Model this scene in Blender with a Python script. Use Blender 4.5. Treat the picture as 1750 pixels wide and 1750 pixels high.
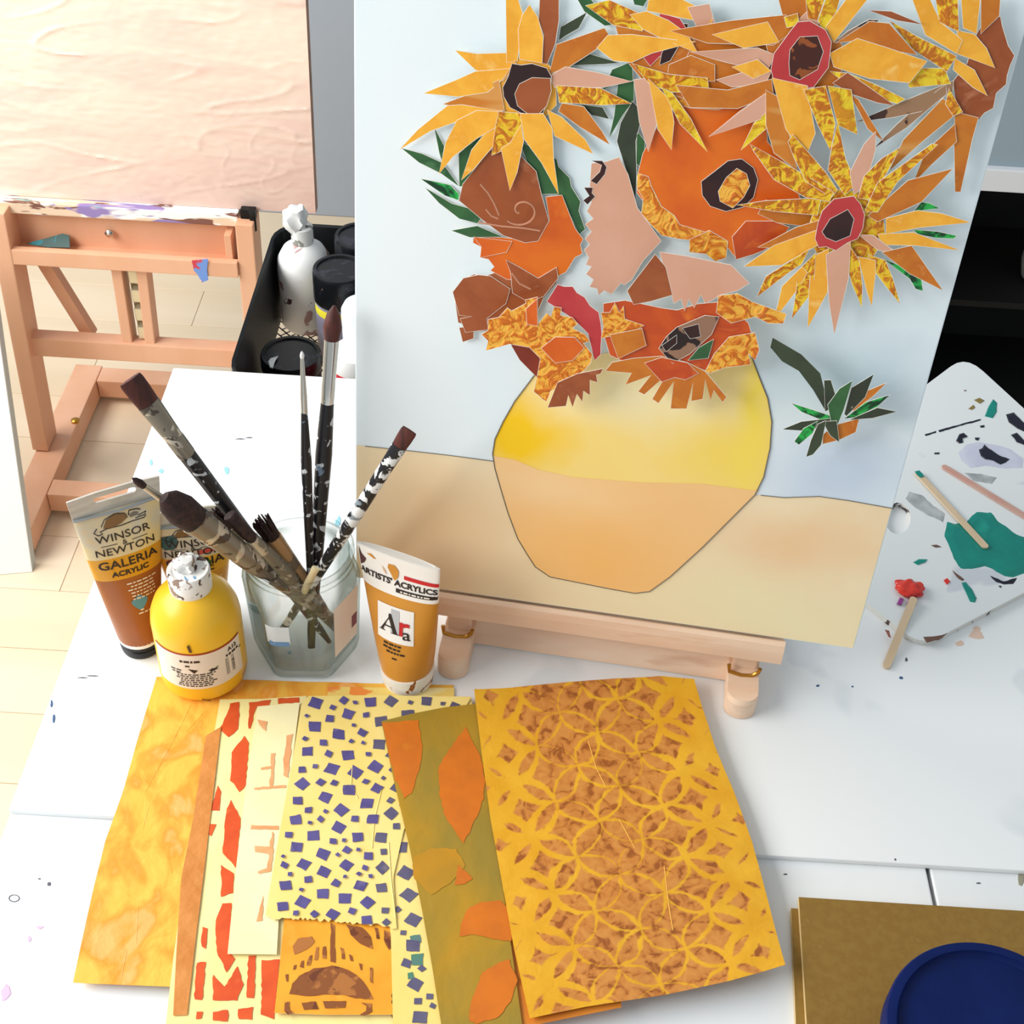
import bpy, bmesh, math, random
import numpy as np
from mathutils import Vector, Matrix, noise
random.seed(7); rng = np.random.RandomState(7)
scn = bpy.context.scene
for o in list(bpy.data.objects): bpy.data.objects.remove(o)
C = scn.collection

# ------------------------------------------------------------ camera
FOC = 2317.0; PITCH = math.radians(42.8); ROLL = math.atan(.06); CAM = Vector((0, 0, 1.54))
Fw = Vector((0, math.cos(PITCH), -math.sin(PITCH))); U0 = Vector((0, math.sin(PITCH), math.cos(PITCH))); R0 = Vector((1, 0, 0))
Rt = math.cos(ROLL)*R0 + math.sin(ROLL)*U0; Up = -math.sin(ROLL)*R0 + math.cos(ROLL)*U0
cd = bpy.data.cameras.new('camera'); cam = bpy.data.objects.new('camera', cd); C.objects.link(cam)
cd.sensor_width = 36; cd.lens = 36*FOC/1750; cd.clip_start = .02
mw = Matrix((Rt, Up, -Fw)).transposed().to_4x4(); mw.translation = CAM
cam.matrix_world = mw; scn.camera = cam
scn.view_settings.view_transform = 'Standard'; scn.view_settings.look = 'None'
scn.view_settings.gamma = 1; scn.view_settings.use_curve_mapping = False
scn.view_settings.exposure = 0.0
scn.cycles.transparent_max_bounces = 32

# ------------------------------------------------------------ light
w = bpy.data.worlds.new('world'); scn.world = w; w.use_nodes = True
bgn = w.node_tree.nodes['Background']; bgn.inputs[0].default_value = (.88, .955, 1, 1); bgn.inputs[1].default_value = .56
def area(name, loc, target, sx, sy, power, col):
    l = bpy.data.lights.new(name, 'AREA'); l.shape = 'RECTANGLE'; l.size = sx; l.size_y = sy; l.energy = power; l.color = col
    o = bpy.data.objects.new(name, l); C.objects.link(o); o.location = loc
    o.rotation_euler = (Vector(target)-Vector(loc)).to_track_quat('-Z', 'Y').to_euler(); return o
area('window_daylight', (-1.55, .82, 1.7), (-.22, 1.05, .5), 2.4, .9, 64, (1, .985, .96))

# ------------------------------------------------------------ measuring helpers (pixel of the photograph -> point on a real plane)
TZ = .74
def ray(x, y): return Fw + Rt*((x-875)/FOC) + Up*((875-y)/FOC)
def pl(x, y, q, n):
    d = ray(x, y); n = Vector(n); return CAM + d*((Vector(q)-CAM).dot(n)/d.dot(n))
def T(x, y, z=0): return pl(x, y, (0, 0, TZ+z), (0, 0, 1))
def Fl(x, y, z=0): return pl(x, y, (0, 0, z), (0, 0, 1))
def V(x, y, Y): return pl(x, y, (0, Y, 0), (0, 1, 0))
def proj(P):
    d = Vector(P)-CAM; k = d.dot(Fw); return 875+FOC*d.dot(Rt)/k, 875-FOC*d.dot(Up)/k

# ------------------------------------------------------------ materials
def lin(c):
    return tuple(((v/255)/12.92 if v/255 <= .04045 else ((v/255+.055)/1.055)**2.4) for v in c)+(1,)
MC = {}
def mat(name, c1, c2=None, c3=None, scale=30, detail=4, rough=.55, bump=0, bscale=None, metal=0, stretch=(1, 1, 1), dist=0, lo=.38, hi=.62, spec=.4, coords='Object', sss=0, rot=(0, 0, 0), bdist=.001, coat=0, emit=None):
    if name in MC: return MC[name]
    m = bpy.data.materials.new(name); m.use_nodes = True; nt = m.node_tree; N = nt.nodes; L = nt.links
    b = N['Principled BSDF']; b.inputs['Roughness'].default_value = rough; b.inputs['Metallic'].default_value = metal
    b.inputs['Specular IOR Level'].default_value = spec; b.inputs['Base Color'].default_value = lin(c1)
    b.inputs['Coat Weight'].default_value = coat
    if c2 or bump:
        tc = N.new('ShaderNodeTexCoord'); mp = N.new('ShaderNodeMapping'); mp.inputs['Scale'].default_value = stretch; mp.inputs['Rotation'].default_value = rot
        L.new(tc.outputs[coords], mp.inputs[0])
    if c2:
        nz = N.new('ShaderNodeTexNoise'); nz.inputs['Scale'].default_value = scale; nz.inputs['Detail'].default_value = detail; nz.inputs['Distortion'].default_value = dist
        L.new(mp.outputs[0], nz.inputs[0]); cr = N.new('ShaderNodeValToRGB'); e = cr.color_ramp.elements
        e[0].position = lo; e[0].color = lin(c1); e[1].position = hi; e[1].color = lin(c2)
        if c3: q = e.new(min(1, hi+(hi-lo)*.6)); q.color = lin(c3)
        L.new(nz.outputs[0], cr.inputs[0]); L.new(cr.outputs[0], b.inputs['Base Color'])
    if bump:
        nb = N.new('ShaderNodeTexNoise'); nb.inputs['Scale'].default_value = bscale or scale*3; nb.inputs['Detail'].default_value = 5; nb.inputs['Distortion'].default_value = dist
        L.new(mp.outputs[0], nb.inputs[0]); bp = N.new('ShaderNodeBump'); bp.inputs['Strength'].default_value = bump; bp.inputs['Distance'].default_value = bdist
        L.new(nb.outputs[0], bp.inputs['Height']); L.new(bp.outputs[0], b.inputs['Normal'])
    MC[name] = m; return m
def splat(name, base, *layers, rough=.4, metal=0):
    """base colour with noise-threshold paint splashes: layers = (colour, scale, threshold)"""
    if name in MC: return MC[name]
    m = mat(name, base, rough=rough, metal=metal); nt = m.node_tree; N = nt.nodes; L = nt.links; b = N['Principled BSDF']
    tc = N.new('ShaderNodeTexCoord'); prev = None
    for k, (c, s, th) in enumerate(layers):
        mp = N.new('ShaderNodeMapping'); mp.inputs['Location'].default_value = (k*3.7, k*1.3, k*2.1); L.new(tc.outputs['Object'], mp.inputs[0])
        nz = N.new('ShaderNodeTexNoise'); nz.inputs['Scale'].default_value = s; nz.inputs['Detail'].default_value = 3; nz.inputs['Distortion'].default_value = .6; L.new(mp.outputs[0], nz.inputs[0])
        rm = N.new('ShaderNodeMapRange'); rm.inputs['From Min'].default_value = th; rm.inputs['From Max'].default_value = th+.03; L.new(nz.outputs[0], rm.inputs[0])
        mx = N.new('ShaderNodeMix'); mx.data_type = 'RGBA'; L.new(rm.outputs[0], mx.inputs['Factor'])
        if prev: L.new(prev, mx.inputs[6])
        else: mx.inputs[6].default_value = lin(base)
        mx.inputs[7].default_value = lin(c); prev = mx.outputs[2]
    L.new(prev, b.inputs['Base Color']); return m

# ------------------------------------------------------------ object helpers
def thing(name, label, cat, loc=(0, 0, 0), rotz=0, group=None, M=None):
    o = bpy.data.objects.new(name, None); C.objects.link(o); o.empty_display_size = .02
    m = M if M is not None else Matrix.Translation(Vector(loc)) @ Matrix.Rotation(rotz, 4, 'Z')
    o.matrix_world = m; o['_m'] = [x for r in m for x in r]; o['label'] = label; o['category'] = cat
    if group: o['group'] = group
    return o
def tmat(o):
    v = list(o['_m']); return Matrix((v[0:4], v[4:8], v[8:12], v[12:16]))
def root_of(o):
    while o.parent: o = o.parent
    return o
def obj(name, bm, m, parent=None, smooth=False, label=None):
    """a mesh object; vertices given in world space, stored in the frame of its thing"""
    me = bm if isinstance(bm, bpy.types.Mesh) else bpy.data.meshes.new(name)
    if not isinstance(bm, bpy.types.Mesh):
        bm.to_mesh(me); bm.free()
    o = bpy.data.objects.new(name, me); C.objects.link(o)
    if m is not None:
        for q in (m if isinstance(m, (list, tuple)) else [m]): me.materials.append(q)
    if smooth:
        me.polygons.foreach_set('use_smooth', [True]*len(me.polygons)); me.set_sharp_from_angle(angle=math.radians(38))
    if parent:
        o.parent = parent; r = root_of(parent)
        me.transform(tmat(r).inverted() if '_m' in r else Matrix.Translation(-r.location))
    if label: o['label'] = label
    return o
def tag(o, label, cat, group=None):
    o['label'] = label; o['category'] = cat
    if group: o['group'] = group
    return o
def struct(name, bm, m, parent=None):
    o = obj(name, bm, m, parent)
    if not parent: o['kind'] = 'structure'
    return o
def setorigin(o, p):
    p = Vector(p); o.data.transform(Matrix.Translation(-p)); o.location = p
def bevel(bm, w, seg=2):
    bmesh.ops.bevel(bm, geom=list(bm.edges), offset=w, segments=seg, affect='EDGES', profile=.6)
def hull8(ps, bv=0, seg=2, bm=None):
    """box from 8 points: bottom 4 (ccw), top 4"""
    nb = bmesh.new(); v = [nb.verts.new(p) for p in ps]
    for f in ((3, 2, 1, 0), (4, 5, 6, 7), (0, 1, 5, 4), (1, 2, 6, 5), (2, 3, 7, 6), (3, 0, 4, 7)): nb.faces.new([v[i] for i in f])
    bmesh.ops.recalc_face_normals(nb, faces=nb.faces)
    if bv: bevel(nb, bv, seg)
    return join(bm, nb) if bm else nb
def join(bm, nb):
    me = bpy.data.meshes.new('t'); nb.to_mesh(me); nb.free(); bm.from_mesh(me); bpy.data.meshes.remove(me); return bm
def box(x0, x1, y0, y1, z0, z1, bv=0, M=None, bm=None, seg=2):
    ps = [Vector(p) for p in ((x0, y0, z0), (x1, y0, z0), (x1, y1, z0), (x0, y1, z0), (x0, y0, z1), (x1, y0, z1), (x1, y1, z1), (x0, y1, z1))]
    if M: ps = [M @ p for p in ps]
    return hull8(ps, bv, seg, bm)
def bar(p, q, wd, dp, up=(0, 1, 0), bv=.002, bm=None):
    """rectangular bar from p to q; wd across, dp along 'up'"""
    p = Vector(p); q = Vector(q); a = (q-p).normalized(); u = Vector(up); s = a.cross(u).normalized(); u = s.cross(a).normalized()
    ps = [c+s*sx*wd/2+u*sy*dp/2 for c in (p, q) for sx, sy in ((-1, -1), (1, -1), (1, 1), (-1, 1))]
    return hull8(ps, bv, 2, bm)
def loft(rings, caps=True, bm=None, mi=None):
    nb = bmesh.new(); R = [[nb.verts.new(p) for p in r] for r in rings]; n = len(R[0])
    for k in range(len(R)-1):
        for i in range(n):
            f = nb.faces.new((R[k][i], R[k][(i+1) % n], R[k+1][(i+1) % n], R[k+1][i]))
            if mi: f.material_index = mi[k]
    if caps:
        f = nb.faces.new(R[0][::-1]);
        if mi: f.material_index = mi[0]
        f = nb.faces.new(R[-1])
        if mi: f.material_index = mi[-1]
    bmesh.ops.recalc_face_normals(nb, faces=nb.faces)
    return join(bm, nb) if bm else nb
def lathe(prof, c, n=48, mi=None, axis=None, caps=True, bm=None):
    c = Vector(c)
    if axis is None: X, Y, Z = Vector((1, 0, 0)), Vector((0, 1, 0)), Vector((0, 0, 1))
    else:
        Z = Vector(axis).normalized(); X = Z.orthogonal().normalized(); Y = Z.cross(X)
    return loft([[c+X*r*math.cos(2*math.pi*i/n)+Y*r*math.sin(2*math.pi*i/n)+Z*z for i in range(n)] for r, z in prof], caps, bm, mi)
def tubeline(pts, r, n=8, bm=None):
    pts = [Vector(p) for p in pts]; rings = []
    for i, p in enumerate(pts):
        a = (pts[min(i+1, len(pts)-1)]-pts[max(i-1, 0)]).normalized(); x = a.orthogonal().normalized()
        if i and abs(a.dot(px)) < .95: x = (px-a*px.dot(a)).normalized()
        px = x; y = a.cross(x); rr = r[i] if isinstance(r, (list, tuple)) else r
        rings.append([p+x*rr*math.cos(2*math.pi*k/n)+y*rr*math.sin(2*math.pi*k/n) for k in range(n)])
    return loft(rings, True, bm)
def slab(pts, nrm, th, bm=None, rim=0):
    """polygon of 3D points extruded by th against nrm; material 1 on sides (and rim)"""
    nb = bmesh.new(); nrm = Vector(nrm)
    vs = [nb.verts.new(p) for p in pts]; f = nb.faces.new(vs); f.normal_update()
    if f.normal.dot(nrm) < 0: f.normal_flip()
    r = bmesh.ops.extrude_face_region(nb, geom=[f]); 
    top = [g for g in r['geom'] if isinstance(g, bmesh.types.BMFace)][0]
    bmesh.ops.translate(nb, verts=list(top.verts), vec=nrm*th)
    for q in nb.faces: q.material_index = 0 if q is top else 1
    if rim:
        r = bmesh.ops.inset_region(nb, faces=[top], thickness=rim, use_even_offset=False)
        for q in r['faces']: q.material_index = 1
    bmesh.ops.recalc_face_normals(nb, faces=nb.faces)
    bmesh.ops.triangulate(nb, faces=[q for q in nb.faces if len(q.verts) > 4])
    return join(bm, nb) if bm else nb
def flatpoly(polys, fn, bm=None):
    """thin printed shapes: each polygon's points mapped by fn"""
    nb = bm or bmesh.new()
    for k, P in enumerate(polys):
        try:
            f = nb.faces.new([nb.verts.new(fn(*p)) for p in P]); f.normal_update()
            bmesh.ops.triangulate(nb, faces=[f])
        except ValueError: pass
    return nb
def text_bm(body, size, fn, align='CENTER', sx=1.0, bold=0, bm=None):
    """lettering: font outline turned into mesh, mapped by fn(x, y)->3D"""
    cu = bpy.data.curves.new('t', 'FONT'); cu.body = body; cu.size = size; cu.align_x = align; cu.align_y = 'CENTER'; cu.offset = bold; cu.resolution_u = 3
    ob = bpy.data.objects.new('t', cu); me = bpy.data.meshes.new_from_object(ob)
    nb = bm or bmesh.new(); t = bmesh.new(); t.from_mesh(me)
    for v in t.verts: v.co = fn(v.co.x*sx, v.co.y)
    join(nb, t); bpy.data.objects.remove(ob); bpy.data.curves.remove(cu); bpy.data.meshes.remove(me)
    return nb
def setp(o, kind='stuff'): o['kind'] = kind; return o

# ------------------------------------------------------------ colours
wood_easel = mat('easel wood', (224, 168, 132), (234, 184, 150), (208, 148, 114), scale=9, stretch=(1, 1, .25), detail=5, rough=.5, bump=.15, bscale=60)
beech = mat('beech wood', (232, 196, 166), (240, 210, 182), (220, 178, 146), scale=60, stretch=(.15, 1, 1), detail=5, rough=.5, bump=.12, bscale=200)
floorw = [mat('floor wood %d' % i, c, c2, scale=7, stretch=(.12, 1, 1), detail=6, rough=.42, bump=.05) for i, (c, c2) in enumerate([((234, 214, 184), (226, 204, 172)), ((236, 216, 188), (230, 208, 176)), ((230, 208, 176), (234, 212, 182))])]
white_board_m = splat('white board', (236, 238, 238), ((224, 228, 230), 6, .62), rough=.5)
white_panel = mat('white panel', (228, 231, 232), (234, 236, 236), scale=14, rough=.45)
white_pl = mat('white plastic', (238, 238, 236), rough=.35)
black_pl = splat('black plastic', (14, 15, 18), ((26, 28, 32), 60, .6), rough=.4)
black_pl.node_tree.nodes['Principled BSDF'].inputs['Specular IOR Level'].default_value = .25
black_metal = mat('black metal', (14, 15, 18), (22, 23, 26), scale=40, rough=.45)
dark_ink = mat('dark ink', (24, 20, 22), rough=.6)
chrome = mat('chrome', (205, 202, 196), rough=.18, metal=1)
brass = mat('brass', (190, 140, 60), rough=.3, metal=1)
bristle = mat('brown bristles', (58, 26, 22), (86, 38, 30), scale=240, stretch=(1, 1, .1), rough=.6, bump=.5, bscale=400)
bristle_d = mat('dark bristles', (38, 22, 20), (60, 36, 32), scale=300, rough=.7, bump=.6, bscale=500)

# ------------------------------------------------------------ room
fl = struct('floor', box(-2.4, 2.2, -.6, 2.62, -.06, -.004), mat('subfloor', (120, 95, 70)))
rows = 27; y0 = -.6; pw = .119
for r in range(rows):
    y = y0+r*pw; x = -2.4-random.random()*1.0; ye = min(y+pw, 2.57)
    if y > 2.56: break
    while x < 2.2:
        x1 = x+1.25; a, b2 = max(x, -2.4), min(x1, 2.2)
        if b2-a > .05: obj('plank', box(a+.0004, b2-.0004, y+.0004, ye-.0004, -.006, 0, .0007, seg=1), floorw[random.randrange(3)], fl)
        x = x1
wall_m = mat('blue grey wall paint', (180, 189, 200), (176, 186, 198), scale=3, rough=.8)
struct('wall_back', box(-2.4, 2.2, 2.57, 2.67, 0, 2.7), wall_m)

# ------------------------------------------------------------ work table with white board
tb = thing('work_table', 'white work table with two-panel top standing in the foreground', 'table', (0, .62, 0))
L0 = -.334
obj('top_panel', box(L0, .3005, .12, 1.035, TZ-.027, TZ-.005, .0012), white_panel, tb)
obj('top_panel', box(.3035, .95, .12, 1.035, TZ-.027, TZ-.005, .0012), white_panel, tb)
obj('apron', box(L0+.04, .9, .17, .98, TZ-.09, TZ-.0272), white_panel, tb)
for lx in (L0+.05, .86):
    for ly in (.2, .94): obj('leg', box(lx-.022, lx+.022, ly-.022, ly+.022, 0, TZ-.09, .003), white_panel, tb)
wb = obj('white_board', box(L0, 1.0, .532, 1.0395, TZ-.0048, TZ, .0012), white_board_m)
tag(wb, 'large white painted board lying across the work table under the easel and jar', 'board')
setorigin(wb, (0, .78, TZ-.0048))
# smears and drops of paint on the board
def blob(pts, h, fn=lambda x, y, z: T(x, y, z), z=0, mi=0, bm=None):
    """raised dab of dried paint: pixel outline on the table, domed"""
    cx = sum(p[0] for p in pts)/len(pts); cy = sum(p[1] for p in pts)/len(pts)
    nb = bmesh.new(); o = [nb.verts.new(fn(x, y, z)) for x, y in pts]; i = [nb.verts.new(fn(cx+(x-cx)*.82, cy+(y-cy)*.82, z+h)) for x, y in pts]
    n = len(pts)
    for k in range(n): nb.faces.new((o[k], o[(k+1) % n], i[(k+1) % n], i[k]))
    f = nb.faces.new(i); bmesh.ops.triangulate(nb, faces=[f]); bmesh.ops.recalc_face_normals(nb, faces=nb.faces)
    return join(bm, nb) if bm else nb
def rag(x, y, rx, ry, n=9, j=.3, rot=0):
    out = []
    for k in range(n):
        a = 2*math.pi*k/n; q = 1+random.uniform(-j, j); X = rx*math.cos(a)*q; Y = ry*math.sin(a)*q
        out.append((x+X*math.cos(rot)-Y*math.sin(rot), y+X*math.sin(rot)+Y*math.cos(rot)))
    return out
ink_blue = mat('blue ink', (60, 90, 130), rough=.5); ink_cyan = mat('pale cyan paint', (150, 205, 220), rough=.5); ink_grey = mat('grey ink', (90, 90, 100), rough=.6)
pinkish = mat('pale mauve paint', (214, 180, 206), rough=.6); ochr = mat('pale ochre stain', (226, 196, 176), rough=.7)
for x, y, rx, ry, m in [(92, 1228, 3, 8, ink_blue), (88, 1203, 2, 6, ink_blue), (410, 750, 9, 1.2, ink_grey), (425, 748, 8, 1, ink_grey), (388, 805, 5, 7, ink_cyan), (578, 892, 6, 9, ink_cyan), (68, 1502, 2.5, 1.6, ink_grey), (84, 1511, 4, 3, ink_grey), (140, 1158, 9, 1.2, ink_grey), (160, 1155, 10, 1, ink_grey), (1398, 1172, 3, 2, ink_blue), (1457, 1173, 2, 1.4, ink_blue), (1540, 1158, 3, 3, ink_blue), (1549, 1127, 2, 4, ink_grey), (1670, 1085, 13, 7, ochr), (1640, 1100, 9, 5, ochr), (1670, 1074, 7, 4, ochr), (1530, 1469, 2, 2, ink_grey), (275, 805, 5, 4, ink_cyan), (258, 790, 3, 5, ink_cyan), (495, 1115, 3, 3, ink_cyan)]:
    obj('paint_speck', blob(rag(x, y, rx, ry), .0003), m, wb)
for x, y, rx, ry, m in [(8, 1698, 10, 16, pinkish), (68, 1585, 6, 3, pinkish), (50, 1604, 4, 5, pinkish), (1342, 1494, 4, 1.5, ink_grey), (1672, 1509, 5, 1.3, ink_grey), (1745, 1500, 7, 12, mat('khaki scuff', (150, 146, 128), rough=.7))]:
    obj('paint_speck', blob(rag(x, y, rx, ry), .0003, z=-.005), m, tb)
bm = bmesh.new()                      # little pencil ring
obj('pencil_ring', tubeline([T(24+9*math.cos(a*.63), 1535+6*math.sin(a*.63), -.0048) for a in range(11)], .0003, 4), ink_grey, tb)

# ------------------------------------------------------------ painter's floor easel on the left
EY = 1.70
es = thing('studio_easel', 'wooden studio easel standing on the floor with paint-stained tray', 'easel', (-.6, 1.7, 0))
def EV(x, y, Y=EY): return V(x, y, Y)
xl0, xl1, xr = -.787, -.762, -.417
obj('leg', bar((xl0, EY+.012, .052), (xl1-.004, EY+.012, .50), .026, .05), wood_easel, es)
obj('leg', bar((-.416, EY+.012, .052), (-.410, EY+.02, .50), .026, .05), wood_easel, es)
for x in (-.787, -.416): obj('leg_foot', box(x-.012, x+.012, EY-.004, EY+.03, .0505, .0525), black_pl, es)
obj('cross_rail', box(-.772, -.43, EY+.0, EY+.026, .238, .272, .002), wood_easel, es)
# base frame
for x in (-.772, -.402): obj('base_rail', box(x-.024, x+.024, 1.499, 1.93, .008, .05, .002), wood_easel, es)
obj('base_bar', box(-.747, -.427, 1.585, 1.622, .014, .05, .002), wood_easel, es)
obj('base_bar', box(-.747, -.427, 1.885, 1.925, .014, .05, .002), wood_easel, es)
for x in (-.772, -.402):
    for y in (1.5, 1.91): obj('base_foot', box(x-.016, x+.016, y-.012, y+.012, 0, .0085, .001), black_pl, es)
obj('rail_bolt', lathe([(.007, 0), (.007, .004), (.004, .006)], (-.752, 1.77, .05), 12), brass, es, True)
# ratchet mast
for a, b in (((200, 455), (222, 598)), ((243, 455), (260, 598))):
    p, q = EV(*a, EY+.012), EV(*b, EY+.012); obj('mast_bar', bar((p.x, EY+.02, .413), (q.x, EY+.02, .262), .016, .03), wood_easel, es)
cx = (EV(222, 455).x+EV(243, 598).x)/2
obj('ratchet_strip', box(cx-.011, cx+.010, EY+.026, EY+.03, .262, .413), mat('ratchet metal', (150, 138, 112), rough=.4, metal=.7), es)
for k in range(4): obj('ratchet_tooth', box(cx-.008, cx+.006, EY+.012, EY+.0265, .275+k*.034, .297+k*.034, .0015), mat('ratchet tooth metal', (216, 206, 176), rough=.35, metal=.5), es)
p, q = EV(66, 450, EY+.05), EV(153, 592, EY+.05); obj('diagonal_brace', bar((p.x-.01, EY+.05, .44), (q.x+.006, EY+.05, .25), .02, .02), wood_easel, es)
# tray
xa, xb = -.83, -.424
obj('tray_lip', box(xa, xb, EY-.012, EY-.0, .414, .4395, .0015), wood_easel, es)
obj('tray_floor', box(xa, xb-.004, EY, EY+.034, .414, .424), wood_easel, es)
obj('tray_back', box(xa, xb-.018, EY+.034, EY+.044, .415, .486), wood_easel, es)
obj('tray_end', box(xb-.018, xb-.008, EY, EY+.034, .424, .478, .001), wood_easel, es)
stain = splat('paint-stained ledge', (232, 206, 178), ((250, 248, 244), 38, .47), ((128, 84, 72), 60, .57), ((150, 130, 186), 34, .57), ((130, 200, 190), 42, .6), rough=.5)
for n_ in stain.node_tree.nodes:
    if n_.type == 'MAPPING': n_.inputs['Scale'].default_value = (.22, 1, 1)
obj('canvas_ledge', box(xa, -.422, EY+.012, EY+.062, .486, .506, .002), [stain], es, label='ledge crusted with white, brown and violet paint')
obj('tray_knob', lathe([(.002, 0), (.0035, .004), (.0065, .007), (.0065, .010), (.003, .013)], (EV(188, 397, EY+.03).x, EY+.0345, EV(188, 397, EY+.03).z), 16, axis=(0, -1, 0)), chrome, es, True)
obj('canvas_clip', box(-.418, -.396, EY+.012, EY+.026, .497, .514, .002), black_pl, es)
obj('canvas_clip', box(-.404, -.395, EY+.008, EY+.014, .482, .514, .002), black_pl, es)
dr = bmesh.new(); dp = [(328, 445), (356, 442), (354, 460), (356, 478), (345, 482), (338, 468), (332, 462)]
obj('paint_drip', slab([V(x, y, EY-.0125) for x, y in dp], (0, -1, 0), .0015), [splat('red and blue drip', (205, 60, 76), ((110, 150, 220), 45, .55), ((240, 240, 240), 60, .6), rough=.3)]*2, es)
# painting on the easel
PY = EY+.028
pc = V(540, 372, PY); ptop = V(522, 0, PY+.02); pz0 = .5065
px1 = pc.x; pwid = .62; phei = .5; lean = math.radians(3)
pt = thing('peach_painting', 'large peach textured painting propped on the studio easel', 'painting', (px1-pwid/2, PY, pz0))
pu = Vector((.004, math.sin(lean), math.cos(lean))); pn = Vector((0, -math.cos(lean), math.sin(lean)))
cols = bmesh.new(); nx, nz_ = 240, 190; grid = []
for j in range(nz_+1):
    row = []
    for i in range(nx+1):
        u = i/nx*pwid; v = j/nz_*phei
        s = noise.noise(Vector((u*5+v*2, v*24-u*3, 1.7))); rdg = max(0, 1-abs(s)*7)**3*(.5+noise.noise(Vector((u*9, v*9, 5))))
        fine = noise.noise(Vector((u*60, v*170, 3)))*.0005
        crk = max(0, 1-abs(noise.noise(Vector((u*22, v*22, 9))))*12)**2*.00035*max(0, noise.noise(Vector((u*6, v*6, 20)))+.15)*3
        h = .0018*max(0, rdg)+fine+crk
        e = min(u, pwid-u, v, phei-v); h *= min(1, e/.006)
        row.append(cols.verts.new(Vector((px1-pwid+u, PY, pz0))+pu*v+pn*(h)))
    grid.append(row)
for j in range(nz_):
    for i in range(nx): cols.faces.new((grid[j][i], grid[j][i+1], grid[j+1][i+1], grid[j+1][i]))
pm = mat('peach impasto', (242, 210, 194), (250, 228, 208), (238, 196, 180), scale=5, stretch=(1, 1, 5), detail=6, rough=.5, dist=.8, lo=.32, hi=.6)
# darker mauve lower right corner: own paint tone plus light falloff put into colour
nt = pm.node_tree; N = nt.nodes; Lk = nt.links; tc = N.new('ShaderNodeTexCoord'); sp = N.new('ShaderNodeSeparateXYZ'); Lk.new(tc.outputs['Object'], sp.inputs[0])
mr = N.new('ShaderNodeMapRange'); mr.inputs['From Min'].default_value = .25; mr.inputs['From Max'].default_value = -.02; mr.inputs['To Max'].default_value = .8; Lk.new(sp.outputs['Z'], mr.inputs[0])
mr2 = N.new('ShaderNodeMapRange'); mr2.inputs['From Min'].default_value = -.25; mr2.inputs['From Max'].default_value = .3; Lk.new(sp.outputs['X'], mr2.inputs[0])
ml = N.new('ShaderNodeMath'); ml.operation = 'MULTIPLY'; Lk.new(mr.outputs[0], ml.inputs[0]); Lk.new(mr2.outputs[0], ml.inputs[1])
mx = N.new('ShaderNodeMix'); mx.data_type = 'RGBA'; b = N['Principled BSDF']; src = b.inputs['Base Color'].links[0].from_socket
Lk.new(ml.outputs[0], mx.inputs['Factor']); Lk.new(src, mx.inputs[6]); mx.inputs[7].default_value = lin((202, 164, 154)); Lk.new(mx.outputs[2], b.inputs['Base Color'])
obj('painted_face', cols, pm, pt, True)
side_m = mat('painted canvas side', (176, 136, 116), (150, 120, 104), scale=30, rough=.7)
a = Vector((px1-pwid, PY, pz0)); e = Vector((1, 0, 0))
obj('stretcher', hull8([a-pn*.003, a+e*pwid-pn*.003, a+e*pwid-pn*.02, a-pn*.02, a-pn*.003+pu*phei, a+e*pwid-pn*.003+pu*phei, a+e*pwid-pn*.02+pu*phei, a-pn*.02+pu*phei]), side_m, pt)
# teal palette scraper on the tray
def sl(x, y): return pl(x, y, (0, EY+.004, .4265), (0, -.6, .8))
ts = obj('paint_scraper', slab([sl(46, 417), sl(108, 400), sl(119, 403), sl(120, 424), sl(80, 423)], (0, -.6, .8), .002), [splat('teal stained metal', (62, 92, 88), ((40, 128, 138), 40, .5), rough=.5)]*2)
tag(ts, 'teal-stained triangular scraper lying in the tray of the studio easel', 'scraper'); setorigin(ts, sl(85, 420))
# pale canvas leaning at the left edge
br = Fl(55, 978); yaw = math.radians(12); lb = math.radians(13.7)
ee = Vector((-math.cos(yaw), -math.sin(yaw), 0)); uu = Vector((0, math.sin(lb), math.cos(lb))); nn = Vector((0, -math.cos(lb), math.sin(lb)))
pale = splat('pale blue-white paint', (240, 246, 246), ((206, 234, 238), 7, .56), ((170, 222, 232), 12, .66), rough=.6)
lc = thing('leaning_canvas', 'pale blue and white canvas leaning at the left edge of the frame', 'canvas', br)
br2 = br+Vector((0, 0, .001))
obj('painted_face', hull8([br2, br2+ee*.5, br2+ee*.5-nn*.003, br2-nn*.003, br2+uu*.5, br2+ee*.5+uu*.5, br2+ee*.5+uu*.5-nn*.003, br2+uu*.5-nn*.003]), pale, lc)
obj('stretcher', hull8([br2-nn*.003, br2+ee*.5-nn*.003, br2+ee*.5-nn*.018, br2-nn*.018, br2+uu*.5-nn*.003, br2+ee*.5+uu*.5-nn*.003, br2+ee*.5+uu*.5-nn*.018, br2+uu*.5-nn*.018]), mat('raw canvas side', (196, 200, 196), rough=.8), lc)

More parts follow.
